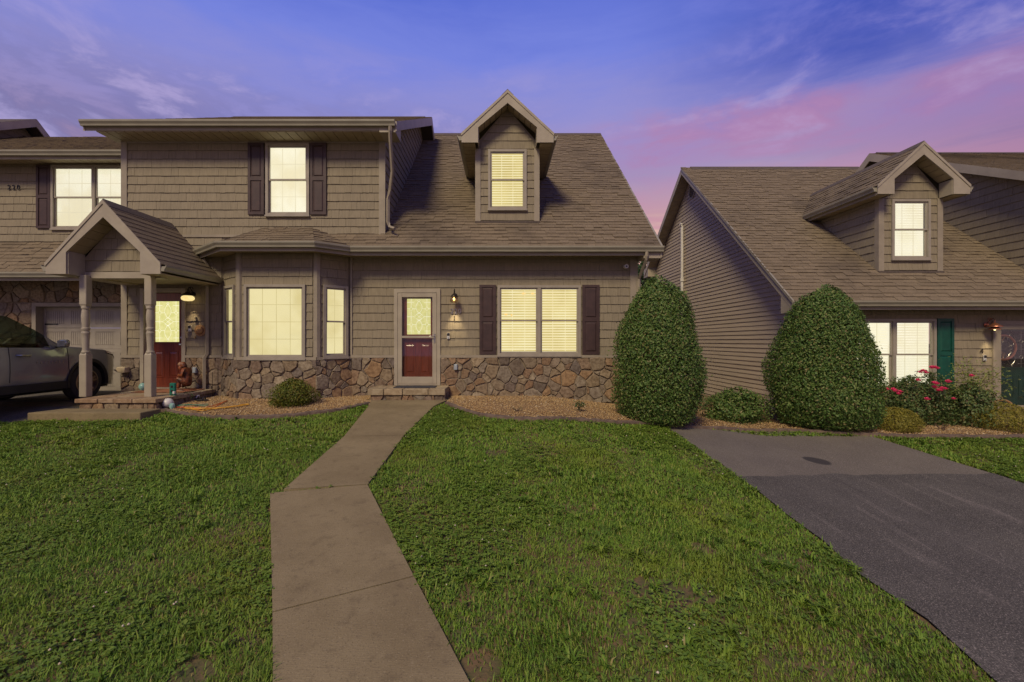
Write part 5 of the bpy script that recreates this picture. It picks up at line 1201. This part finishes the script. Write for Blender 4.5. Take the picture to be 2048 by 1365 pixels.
    for sd in (1, -1):
        m = MB(); a, b = sorted((xs_ + sd * .90, xs_ + sd * .992)); m.prism([(a, yf - 1.43, zg + .26), (b, yf - 1.43, zg + .30), (b, yf - 1.43, zg + .44), (a, yf - 1.43, zg + .46)], (0, -2.13, 0)); m.build('sill_cladding', 'carblack', T)
        for s in (1.41, 2.50, 3.56):
            R_ = sect(s); m = MB(); m.tube([(xs_ + sd * (y + .001), yf - s + (.06 if (s < 2 and z < .6) else 0), zg + z) for y, z in R_[1:5]], .006, 5); m.build('door_seam', 'carblack', B)
        for s in (2.28, 3.36):
            y = sect(s)[3][0] + .012; m = MB(); m.tube([(xs_ + sd * (y - .02), yf - s + .12, zg + .965), (xs_ + sd * (y + .028), yf - s + .09, zg + .97), (xs_ + sd * (y + .03), yf - s - .06, zg + .975), (xs_ + sd * (y - .02), yf - s - .1, zg + .975)], .017, 8); m.build('door_handle', 'steel', T, smooth=True)
        m = MB(); mxp = xs_ + sd * 1.08; y = yf - 1.66; z = zg + 1.17
        m.prism([(mxp - .09, y - .02, z - .06), (mxp + .10, y - .02, z - .05), (mxp + .12, y - .02, z + .05), (mxp + .08, y - .02, z + .10), (mxp - .07, y - .02, z + .09)], (0, .10, 0)); Mi = m.build('mirror', 'carpaint', T, bevel=.02, smooth=True)
        m = MB(); m.box(mxp - .06, mxp + .09, y - .026, y - .021, z - .03, z + .075); m.build('mirror_glass', 'steel', Mi); m = MB(); m.tube([(xs_ + sd * .90, y + .04, z - .06), (mxp - sd * .06, y + .04, z - .02)], .028, 6); m.build('mirror_arm', 'carblack', Mi)
        m = MB(); pts = [(s, sect(s)) for s in (.06, .14, .25, .36, .48)]
        top = [(xs_ + sd * (r[4][0] + .008), yf - s, zg + r[4][1] - .015) for s, r in pts]; bot = [(xs_ + sd * (r[3][0] + .010), yf - s, zg + min(r[4][1] - .05, r[3][1] + .02 + .10 * min(1, s * 2))) for s, r in pts]
        b0 = len(m.v); m.add(top + bot, [(i, i + 1, 5 + i + 1, 5 + i) for i in range(4)]); m.build('headlight', 'headlamp', T, smooth='all')
        for k, ch in enumerate('TRAVERSE'): text_obj('badge_letter', ch, .062, (xs_ + sd * (sect(1.9)[3][0] + .004), yf - 1.78 + sd * (k - 3.5) * .072, zg + .83), (R(90), 0, R(90) * sd), 'steel', T, ext=.003)
    m = MB(); m.box(xs_ - .55, xs_ + .55, yf - .02, yf + .012, zg + .5, zg + .78); m.build('grille', 'carblack', T)
    m = MB(); m.box(xs_ - .85, xs_ + .85, yf - 4.9, yf - .35, zg + .24, zg + .34); m.build('underbody', 'carblack', T)
    for sx in (-.38, .38):
        m = MB(); X = xs_ + sx; m.prism([(X - .26, yf - 2.5, zg + .5), (X - .26, yf - 3.0, zg + .55), (X - .26, yf - 3.18, zg + 1.25), (X - .26, yf - 3.05, zg + 1.27), (X - .26, yf - 2.95, zg + .72), (X - .26, yf - 2.45, zg + .70)], (.52, 0, 0)); m.box(X - .13, X + .13, yf - 3.2, yf - 3.08, zg + 1.28, zg + 1.45); m.build('seat', 'seat', T, bevel=.03)
    m = MB(); m.box(xs_ - .8, xs_ + .8, yf - 2.0, yf - 1.5, zg + .8, zg + 1.05); m.build('dashboard', 'seat', T, bevel=.03)
    m = MB(); m.tube([(xs_ - .38 + .18 * math.cos(a), yf - 2.15 - .06 * math.sin(a), zg + 1.02 + .17 * math.sin(a)) for a in np.linspace(0, 6.28, 21)[:-1]], .015, 6, True); m.build('steering_wheel', 'carblack', T)
build_car()
# ------------------------------------------------------------------ carved squatting figure on the porch
def skin(verts, edges, name, mat, parent, org, root=0, sub=2):
    me = bpy.data.meshes.new(name); me.from_pydata([Vector(v[:3]) for v in verts], edges, [])
    o = bpy.data.objects.new(name, me); COL.objects.link(o)
    o.modifiers.new('s', 'SKIN'); o.modifiers.new('d', 'SUBSURF').levels = sub
    for i, v in enumerate(verts):
        r = v[3]; me.skin_vertices[0].data[i].radius = r if hasattr(r, '__len__') else (r, r); me.skin_vertices[0].data[i].use_root = (i == root)
    dg = bpy.context.evaluated_depsgraph_get(); m2 = bpy.data.meshes.new_from_object(o.evaluated_get(dg)); bpy.data.objects.remove(o)
    m2.materials.clear(); m2.materials.append(MATS[mat]); m2.polygons.foreach_set('use_smooth', [True] * len(m2.polygons))
    return link(name, m2, org, parent)
def carved_figure():
    x, y, z = wX(369, 9.72), 9.72, .243
    T = thing('carved_figure', (x, y, z), 'brown carved ape-like figure squatting with folded arms on the porch edge', 'statue')
    V = [(.05, 0, .17, .085), (.06, 0, .27, .085), (.045, 0, .37, .09), (.01, 0, .45, .055), (-.02, 0, .50, .065), (-.035, 0, .545, .062), (-.03, 0, .585, .035),
         (.02, .07, .17, .06), (-.10, .075, .245, .05), (-.075, .075, .12, .045), (-.06, .075, .05, .04), (-.12, .08, .04, .032),
         (.02, -.07, .17, .06), (-.10, -.075, .245, .05), (-.075, -.075, .12, .045), (-.06, -.075, .05, .04), (-.12, -.08, .04, .032),
         (.05, .10, .40, .05), (.03, .12, .30, .042), (-.07, .06, .29, .034), (-.11, .0, .305, .03),
         (.05, -.10, .40, .052), (.03, -.125, .31, .044), (-.07, -.07, .30, .036), (-.105, -.01, .315, .03),
         (.07, .05, .06, .06), (.07, -.05, .06, .06)]
    E = [(0, 1), (1, 2), (2, 3), (3, 4), (4, 5), (5, 6), (0, 7), (7, 8), (8, 9), (9, 10), (10, 11), (0, 12), (12, 13), (13, 14), (14, 15), (15, 16), (2, 17), (17, 18), (18, 19), (19, 20), (2, 21), (21, 22), (22, 23), (23, 24), (0, 25), (0, 26)]
    skin(V, E, 'body', 'carvedwood', T, (x, y, z + .03))
    m = MB(); m.lathe([(.001, .0), (.03, .005), (.045, .03), (.04, .06), (.025, .085), (.001, .09)], (x - .075, y - .018, z + .52), 12); m.build('face', 'face', T, smooth=True)
    m = MB(); m.lathe([(.001, -.02), (.012, -.012), (.014, 0), (.004, .022)], (x - .118, y - .018, z + .565), 8); m.build('nose', 'face', T, smooth=True)
    m = MB(); m.lathe([(.001, -.06), (.04, -.05), (.05, -.01), (.035, .03), (.001, .035)], (x - .07, y - .012, z + .50), 10); m.build('beard', 'carvedwood', T, smooth=True)
    for s in (-1, 1): m = MB(); m.lathe([(.001, -.007), (.007, 0), (.001, .007)], (x - .113, y - .018 + s * .02, z + .587), 8); m.build('eye', 'blackplastic', T, smooth=True)
    m = MB(); m.lathe([(.21, 0), (.22, .015), (.21, .035), (.001, .036)], (x, y, z), 18); m.build('base', 'carvedwood', T, smooth=40)
carved_figure()
# ------------------------------------------------------------------ plants
def leaf_mesh(name, P, Nr, L, mat, parent=None, asp=.5, up=.0, **kw):
    n = len(P); Nr = Nr / (np.linalg.norm(Nr, axis=1, keepdims=True) + 1e-9)
    a = NR.normal(size=(n, 3)); a[:, 2] += up; t = a - (a * Nr).sum(1, keepdims=True) * Nr * .8; t /= np.linalg.norm(t, axis=1, keepdims=True)
    b = np.cross(Nr, t); b /= (np.linalg.norm(b, axis=1, keepdims=True) + 1e-9); L = L[:, None]; w = L * asp * .5
    v = np.stack([P, P + t * L * .5 + b * w + Nr * L * .08, P + t * L - Nr * L * .08, P + t * L * .5 - b * w + Nr * L * .08], 1).reshape(-1, 3)
    i = np.arange(n)[:, None] * 4; f = np.concatenate([i + [[0, 1, 2]], i + [[0, 2, 3]]])
    return npmesh(name, v, f, mat, parent, **kw)
def lump(d, seed, k=7, amp=.08):
    r = np.random.default_rng(seed); o = np.zeros(len(d))
    for _ in range(k): w = r.normal(size=3) * 3.2; o += np.sin(d @ w + r.uniform(0, 6)) * amp / math.sqrt(k) * 1.6
    return o
def shrub(name, x, y, R_, H, prof, n, L, mat, label, cat='shrub', group=None, asp=.55, seed=0, z=None, shell=.22, ry=None, stem='bark', amp=.06, core=.2, up=.0, xr=None):
    z = gz(x, y) if z is None else z; T = thing(name, (x, y, z), label, cat, group); ry = ry or R_
    def pts(n, lo, hi):
        h = NR.uniform(0, 1, n * 3); r = np.interp(h, *prof); keep = NR.uniform(0, 1, n * 3) < r + .15; h, r = h[keep][:n], r[keep][:n]; th = NR.uniform(0, 2 * np.pi, len(h))
        d = np.stack([np.cos(th), np.sin(th), h * 2 - 1], 1); k = r * (1 + lump(d, seed, amp=amp)) * NR.uniform(lo, hi, len(h)) ** .6; k = np.where(NR.uniform(0, 1, len(h)) < .05, k + np.abs(NR.normal(0, .05, len(h))), k)
        P = np.stack([x + np.cos(th) * k * R_, y + np.sin(th) * k * ry, z + h * H * (1 + lump(d, seed + 1, amp=amp * .4))], 1)
        sl = -np.gradient(np.interp(np.linspace(0, 1, 200), *prof)) * 200 * R_ / H
        Nn = np.stack([np.cos(th), np.sin(th), np.interp(h, np.linspace(0, 1, 200), sl)], 1); return P, Nn
    P, Nn = pts(n, 1 - shell * 1.4, 1.0); Nn = Nn / np.linalg.norm(Nn, axis=1, keepdims=True) + NR.normal(size=Nn.shape) * .55
    P2, N2 = pts(int(n * core), .15, max(.3, 1 - shell)); N2 = N2 + NR.normal(size=N2.shape) * .8
    Pt, Nt = np.concatenate([P, P2]), np.concatenate([Nn, N2]); Ls = np.concatenate([NR.uniform(.7, 1.25, len(P)) * L, NR.uniform(1.3, 2., len(P2)) * L])
    leaf_mesh('crown', Pt, Nt, Ls, mat, T, asp, up)
    m = MB()
    for k in range(5):
        a = k * 1.3 + seed; e = R_ * random.uniform(.25, .6); m.tube([(x + .06 * math.cos(a), y + .06 * math.sin(a), z - .05), (x + .4 * e * math.cos(a), y + .4 * e * math.sin(a), z + H * .35), (x + e * math.cos(a), y + e * math.sin(a) * ry / R_, z + H * .75)], [.03 * (H + .3), .02 * (H + .3), .006], 6)
    m.build('stems', stem, T, smooth=True); return T
EGG = ([0, .04, .15, .3, .45, .6, .72, .82, .90, .96, 1], [.62, .82, .97, 1, .985, .925, .82, .69, .53, .34, .08])
DOME = ([0, .1, .3, .5, .7, .85, .95, 1], [.7, .9, 1, .96, .82, .6, .34, .0])
gx1, gy1 = 2.98, 8.60
shrub('holly_shrub', gx1, gy1, .80, wZ(560, gy1) - gz(gx1, gy1), EGG, 36000, .045, 'hollyleaf', 'tall clipped egg-shaped holly at the right corner of the middle house', group='clipped evergreen shrubs', seed=3, amp=.042)
gx2, gy2 = wX(1647, 9.2), 9.2
shrub('holly_shrub', gx2, gy2, .98, wZ(582, gy2) - gz(gx2, gy2), EGG, 44000, .047, 'hollyleaf', 'wider clipped egg-shaped holly in front of the lower house', group='clipped evergreen shrubs', seed=9, ry=.9, amp=.042)
x, y = wX(1475, 9.5), 9.6; shrub('low_hedge_shrub', x, y, .80, .68, DOME, 7500, .05, 'hollyleaf', 'low loose evergreen bush with twiggy gaps between the two hollies', seed=14, shell=.6, amp=.16, ry=.45)
x, y = G(563, 823); shrub('small_shrub', x, y + .45, .47, .52, DOME, 5200, .034, 'boxleaf', 'small yellow-green bush in the left bed before the bay window', seed=20, shell=.5, amp=.10)
x, y = G(1818, 869); shrub('yellow_shrub', x, y + .3, .43, .45, DOME, 6500, .026, 'yellowleaf', 'rounded golden-green mound shrub left of the rose bush foot', group='golden mound shrubs', seed=30, amp=.05)
x, y = G(2035, 867); shrub('yellow_shrub', x, y + .3, .55, .52, DOME, 7500, .026, 'yellowleaf', 'golden-green mound shrub at the right edge of the picture', group='golden mound shrubs', seed=33, amp=.05)
x, y = G(1898, 868); shrub('low_plant', x, y + .15, .24, .22, DOME, 900, .035, 'yellowleaf', 'sparse small plant between the two golden mounds', seed=37, shell=.8, amp=.2)
rx, ry_ = wX(1842, 9.25), 9.35; rT = shrub('rose_bush', rx, ry_, .95, .98, DOME, 9500, .048, 'roseleaf', 'dark green rose bush with pink blooms below the lit window', seed=41, shell=.6, amp=.16, ry=.5)
for k, (px, py) in enumerate([(1846, 742), (1852, 746), (1840, 745), (1870, 735), (1874, 737), (1864, 736), (1790, 783), (1787, 780), (1800, 784), (1797, 788), (1774, 779), (1868, 766), (1872, 768), (1896, 764), (1884, 777), (1890, 778), (1880, 781), (1869, 775), (1876, 781), (1854, 799), (1907, 798), (1943, 752), (1761, 785), (1836, 761), (1732, 790)]):
    yy = 8.78 + random.uniform(0, .15); X, Z = wX(px, yy), wZ(py, yy); m = MB(); r = random.uniform(.045, .068)
    for q in range(14):
        a = q * 2.4; e = r * (.25 + .055 * q); up_ = r * (1.15 - .055 * q); m.add([(X + e * .3 * math.cos(a), yy + e * .3 * math.sin(a), Z - r * .2), (X + e * math.cos(a - .6), yy + e * math.sin(a - .6), Z + up_ * .5), (X + e * 1.1 * math.cos(a), yy + e * 1.1 * math.sin(a), Z + up_ * .8), (X + e * math.cos(a + .6), yy + e * math.sin(a + .6), Z + up_ * .5)], [(0, 1, 2, 3)])
    m.build('rose', 'petal', rT, recalc=False)
def spray(name, x, y, z, n, h, spread, mat, label, L=.05, per=60, seed=0, cat='plant', lean=0.):
    T = thing(name, (x, y, z), label, cat); rr = random.Random(seed); m = MB(); P = []; Nn = []
    for k in range(n):
        a = rr.uniform(0, 6.28); e = spread * rr.uniform(.3, 1); hh = h * rr.uniform(.55, 1.05); path = [Vector((x + e * t * t * math.cos(a) + lean * t * t, y + .5 * e * t * t * math.sin(a), z + hh * (t - .12 * t * t))) for t in np.linspace(0, 1, 7)]
        m.tube(path, [.008 * (1 - .8 * i / 6) for i in range(7)], 4)
        for _ in range(per):
            t = rr.uniform(.35, 1) ** .8; i = min(5, int(t * 6)); p = path[i].lerp(path[i + 1], t * 6 - i); P.append(p + Vector((rr.gauss(0, .07), rr.gauss(0, .06), rr.gauss(0, .045))) * (h + .1)); Nn.append((rr.gauss(0, .5), rr.gauss(-.2, .5), 1))
    m.build('stems', 'bark', T); leaf_mesh('leaves', np.array([tuple(p) for p in P]), np.array(Nn), NR.uniform(.7, 1.3, len(P)) * L, mat, T, .38)
x, y = wX(1935, 9.35), 9.3; spray('nandina', x, y, gz(x, y), 22, 1.55, .75, 'nandinaleaf', 'tall airy light green shrub before the number 4 wall', L=.06, per=75, seed=2, cat='shrub', lean=.05)
shrub('leafy_shrub', wX(1935, 9.3), 9.25, .62, .85, DOME, 4200, .05, 'roseleaf', 'dark dense foliage at the foot of the airy shrub', seed=52, shell=.6, amp=.2, ry=.45)
x, y = G(1157, 826); spray('young_plant', x, y, gz(x, y) + .02, 5, .30, .13, 'treeleaf', 'small green sprig standing in the gravel of the right bed', L=.045, per=26, seed=4)
x, y = G(1033, 826); spray('young_plant', x, y, gz(x, y) + .02, 7, .11, .18, 'roseleaf', 'low dry twiggy plant in the gravel nearer the step', L=.02, per=7, seed=5)
x, y = G(377, 805); spray('young_plant', x, y, gz(x, y) + .02, 4, .26, .09, 'treeleaf', 'little green sprout in front of the porch floor', L=.05, per=9, seed=6)
def tree(x, y, h, r, label, seed):
    z = gz(x, y); T = thing('tree', (x, y, z), label, 'tree', 'trees seen between the houses'); rr = random.Random(seed); m = MB()
    m.tube([(x, y, z - .2), (x + .1, y, z + h * .35), (x, y, z + h * .6), (x + .1, y, z + h * .9)], [.22, .16, .11, .03], 8); P = []; Nn = []
    for k in range(46):
        a = rr.uniform(0, 6.28); zz = z + h * rr.uniform(.25, .97); e = r * math.sqrt(max(0, 1 - ((zz - z) / h - .55) ** 2 / .22)) * rr.uniform(.35, 1); c = Vector((x + e * math.cos(a), y + e * math.sin(a), zz))
        m.tube([(x, y, zz - e * .5), c], [.05, .012], 5); q = NR.normal(size=(150, 3)) * .32 + np.array(c); P.append(q); Nn.append(NR.normal(size=(150, 3)) + [0, 0, .8])
    m.build('trunk', 'bark', T); P = np.concatenate(P); leaf_mesh('crown', P, np.concatenate(Nn), NR.uniform(.10, .2, len(P)), 'treeleaf', T, .6)
tree(8.6, 27, 6.6, 1.9, 'leafy tree nearest the corner in the gap between the houses', 1); tree(11.2, 33, 7.2, 2.4, 'farther leafy tree beside the lower house in the gap', 2); tree(6.3, 34, 6.6, 2.2, 'leafy tree mostly hidden behind the middle house', 3)
# ------------------------------------------------------------------ gravel and grass
def inpoly(x, y, poly):
    c = np.zeros(len(x), bool); n = len(poly)
    for i in range(n):
        (x0, y0), (x1, y1) = poly[i], poly[(i + 1) % n]
        with np.errstate(divide='ignore', invalid='ignore'): c ^= ((y0 > y) != (y1 > y)) & (x < (x1 - x0) * (y - y0) / (y1 - y0) + x0)
    return c
def gravel(c, n, name, xmax=99):
    x = NR.uniform(c[0, 0], min(c[-1, 0], xmax), n); fy = np.interp(x, c[:, 0], c[:, 1]); by = np.where((x > 3.1) & (x < 6.55), 11., 10.08); y = fy + .04 + (by - fy - .04) * NR.uniform(0, 1, n)
    k = ~((x > -2.75) & (x < -1.1) & (y > 9.25)) & ~((x < -6.25) & (y > 8.2)) & ~((y > 9.55) & (x > -5.55) & (x < -3.85)); x, y = x[k], y[k]; n = len(x); z = gzn(x, y) + .034
    s = NR.uniform(.008, .021, n)[:, None, None]; o = np.array([[1, 0, 0], [0, 1, 0], [-1, 0, 0], [0, -1, 0], [0, 0, .7], [0, 0, -.6]])[None] * NR.uniform(.7, 1.35, (n, 6, 3))
    a = NR.uniform(0, 6.28, n); ca, sa = np.cos(a)[:, None], np.sin(a)[:, None]; o = np.stack([o[..., 0] * ca - o[..., 1] * sa, o[..., 0] * sa + o[..., 1] * ca, o[..., 2]], -1)
    v = (np.stack([x, y, z], 1)[:, None] + o * s).reshape(-1, 3); i = np.arange(n)[:, None] * 6
    f = np.concatenate([i + [q] for q in ([0, 1, 4], [1, 2, 4], [2, 3, 4], [3, 0, 4], [1, 0, 5], [2, 1, 5], [3, 2, 5], [0, 3, 5])]); npmesh(name, v, f, 'pebble', kind='stuff', label='tan and orange gravel covering the planting bed')
gravel(bedL, 9000, 'gravel'); gravel(bedR, 22000, 'gravel', 11.5)
def vnoise(x, y, seed, sc):
    r = np.random.default_rng(seed); o = np.zeros(len(x))
    for _ in range(8): w = r.normal(size=2) * sc; o += np.sin(x * w[0] + y * w[1] + r.uniform(0, 6.28))
    return o / 4
def lawn_ok(x, y, m=0.0):
    ok = np.ones(len(x), bool)
    for p in PATH_POLYS: ok &= ~inpoly(x, y, p)
    ok &= ~((x > DL(y) - m) & (x < DR(y) + .02) & (y < far[0][1] + .2)); ok &= ~inpoly(x, y, PAD)
    for c in (bedL, bedR): ok &= ~((x > c[0, 0]) & (x < c[-1, 0]) & (y > np.interp(x, c[:, 0], c[:, 1]) - .04))
    ok &= ~((x > -2.75) & (x < -1.05) & (y > 9.1)); ok &= ~(inpoly(x, y, [(-40, 6.0), (-15, 6.2), (-10.5, 6.9), (-8.6, 7.45), (-7.98, 7.75), (-7.8, 12), (-40, 12)]))
    ok &= (y < 9.6) & (x > -1.2 * y - 1.2) & (x < 1.25 * y + 1.2); return ok
BARE = [(*G(1320, 1190), .22), (*G(1405, 1098), .10), (*G(990, 905), .14), (*G(1490, 1000), .05), (*G(385, 1350), .12), (*G(1190, 880), .10), (*G(955, 1340), .12), (*G(520, 1100), .05), (*G(1400, 1190), .1), (*G(1620, 1110), .06)]
def scatter(n, y0, y1, ww):
    y = y0 + (y1 - y0) * NR.uniform(0, 1, n); x = NR.uniform(-1, 1, n) * 1.22 * (y1 + 1); x = x[np.abs(x) < ww]; y = y[:len(x)]
    k = lawn_ok(x + np.clip(NR.normal(0, .014, len(x)), -.03, .03), y + np.clip(NR.normal(0, .014, len(x)), -.03, .03)); return x[k], y[k]
def grass():
    V = []; Fq = []; off = 0
    for (y0, y1, dens, w, hh) in ((1.5, 2.6, 10500, .0027, .042), (2.6, 4.2, 7600, .0036, .041), (4.2, 6.3, 5200, .005, .040), (6.3, 9.7, 3200, .0075, .040)):
        x, y = scatter(int(dens * (y1 - y0) * 2 * 1.22 * (y1 + 1)), y0, y1, 99)
        nz = vnoise(x, y, 3, 2.6); tuft = vnoise(x, y, 4, 9.); keep = np.ones(len(x), bool)
        for (bx, by, br) in BARE: keep &= ~((np.hypot(x - bx, y - by) < br * (1 + .35 * tuft)) & (NR.uniform(0, 1, len(x)) < .9))
        keep &= NR.uniform(0, 1, len(x)) < np.clip(.84 + .22 * tuft + .10 * nz, .3, 1); x, y, nz, tuft = x[keep], y[keep], nz[keep], tuft[keep]; n = len(x)
        h = hh * NR.uniform(.45, 1.25, n) * np.clip(1 + .30 * nz + .22 * tuft, .45, 1.9); long_ = NR.uniform(0, 1, n) < .05; h = np.where(long_, h * 1.7, h)
        a = NR.uniform(0, 6.28, n) * .75 + vnoise(x, y, 7, 3.) * 1.2; lean = NR.uniform(.25, 1.15, n); dx, dy = np.cos(a), np.sin(a); wv = w * NR.uniform(.6, 1.35, n)
        z = gzn(x, y); px, py = -dy * wv, dx * wv; l1 = h * lean * .35; l2 = h * lean
        P = [np.stack(q, 1) for q in ((x - px, y - py, z), (x + px, y + py, z), (x + px * .8 + dx * l1, y + py * .8 + dy * l1, z + h * .62), (x - px * .8 + dx * l1, y - py * .8 + dy * l1, z + h * .62), (x + dx * l2, y + dy * l2, z + h * (1.05 - .35 * lean)))]
        V.append(np.stack(P, 1).reshape(-1, 3)); i = np.arange(n)[:, None] * 5 + off; Fq.append(np.concatenate([i + [[0, 1, 2]], i + [[0, 2, 3]], i + [[3, 2, 4]]])); off += n * 5
    npmesh('lawn_grass', np.concatenate(V), np.concatenate(Fq), 'grass', kind='stuff', label='uneven green lawn grass on both sides of the path')
    # coarse tufts of longer grass
    tv = []; tf = []; o = 0
    cx_, cy_ = scatter(1900, 1.6, 9.2, 99); kk = NR.uniform(0, 1, len(cx_)) < .5 + .4 * vnoise(cx_, cy_, 21, 1.6); cx_, cy_ = cx_[kk], cy_[kk]
    for px, py in ((1480, 1030), (1500, 1060), (1050, 1000), (980, 985), (1080, 1010), (1500, 1090), (1100, 950), (1230, 1110), (1420, 1080), (1560, 1150), (1600, 1200), (1660, 1240), (300, 900), (220, 930), (960, 1150), (1120, 1200)): q = G(px, py); cx_ = np.append(cx_, NR.normal(q[0], .08, 6)); cy_ = np.append(cy_, NR.normal(q[1], .08, 6))
    n = 18; X = np.repeat(cx_, n); Y = np.repeat(cy_, n); N_ = len(X); X0 = X + NR.normal(0, .015, N_); Y0 = Y + NR.normal(0, .015, N_); a = NR.uniform(0, 6.28, N_); h = NR.uniform(.04, .095, N_) * np.repeat(NR.uniform(.6, 1.15, len(cx_)), n); ln = NR.uniform(.4, 1.25, N_); dx, dy = np.cos(a), np.sin(a); w = .0042 * (1 + .12 * Y)
    px, py = -dy * w, dx * w; z = gzn(X0, Y0)
    P = [np.stack(q, 1) for q in ((X0 - px, Y0 - py, z), (X0 + px, Y0 + py, z), (X0 + px * .9 + dx * h * ln * .45, Y0 + py * .9 + dy * h * ln * .45, z + h * .7), (X0 - px * .9 + dx * h * ln * .45, Y0 - py * .9 + dy * h * ln * .45, z + h * .7), (X0 + dx * h * ln * 1.2, Y0 + dy * h * ln * 1.2, z + h * (1.0 - .35 * ln)))]
    i = np.arange(N_)[:, None] * 5; npmesh('grass_tufts', np.stack(P, 1).reshape(-1, 3), np.concatenate([i + [[0, 1, 2]], i + [[0, 2, 3]], i + [[3, 2, 4]]]), 'grass', kind='stuff', label='coarse longer grass tufts scattered over the lawn')
    # clover
    x, y = scatter(170000, 1.5, 9., 99); k = vnoise(x, y, 31, 2.) + vnoise(x, y, 32, 5.) * .5 + NR.normal(0, .35, len(x)) > .22; x, y = x[k], y[k]; n = len(x)
    a = NR.uniform(0, 6.28, n); h = NR.uniform(.018, .042, n); z = gzn(x, y) + h; P = []; Nn = []; r = NR.uniform(.010, .017, n) * (1 + .05 * y)
    for j in range(3): t = a + j * 2.094; P.append(np.stack([x, y, z, r, t], 1))
    Q = np.concatenate(P); X, Y, Z, r, t = Q.T; ct, st = np.cos(t), np.sin(t); nl = len(X); til = NR.normal(0, .35, nl)
    v = np.stack([np.stack(q, 1) for q in ((X, Y, Z), (X + ct * r - st * r * .75, Y + st * r + ct * r * .75, Z + r * (.25 + til)), (X + ct * r * 1.55, Y + st * r * 1.55, Z + r * (.1 + til)), (X + ct * r + st * r * .75, Y + st * r - ct * r * .75, Z + r * (.25 + til)))], 1).reshape(-1, 3); i = np.arange(nl)[:, None] * 4
    npmesh('clover', v, np.concatenate([i + [[0, 1, 2]], i + [[0, 2, 3]]]), 'clover', kind='stuff', label='patches of green clover leaves in the lawn')
    k = NR.uniform(0, 1, n) < .012; x, y, z = x[k], y[k], z[k] + .012; n = len(x); s = NR.uniform(.006, .010, n)[:, None, None] * (1 + .04 * y)[:, None, None]
    o = np.array([[1, 0, 0], [0, 1, 0], [-1, 0, 0], [0, -1, 0], [0, 0, .9], [0, 0, -.7]])[None] * NR.uniform(.8, 1.2, (n, 6, 3)); v = (np.stack([x, y, z], 1)[:, None] + o * s).reshape(-1, 3); i = np.arange(n)[:, None] * 6
    npmesh('clover_flowers', v, np.concatenate([i + [q] for q in ([0, 1, 4], [1, 2, 4], [2, 3, 4], [3, 0, 4], [1, 0, 5], [2, 1, 5], [3, 2, 5], [0, 3, 5])]), 'cloverflower', kind='stuff', label='tiny pale clover blossoms dotted over the lawn')
grass()
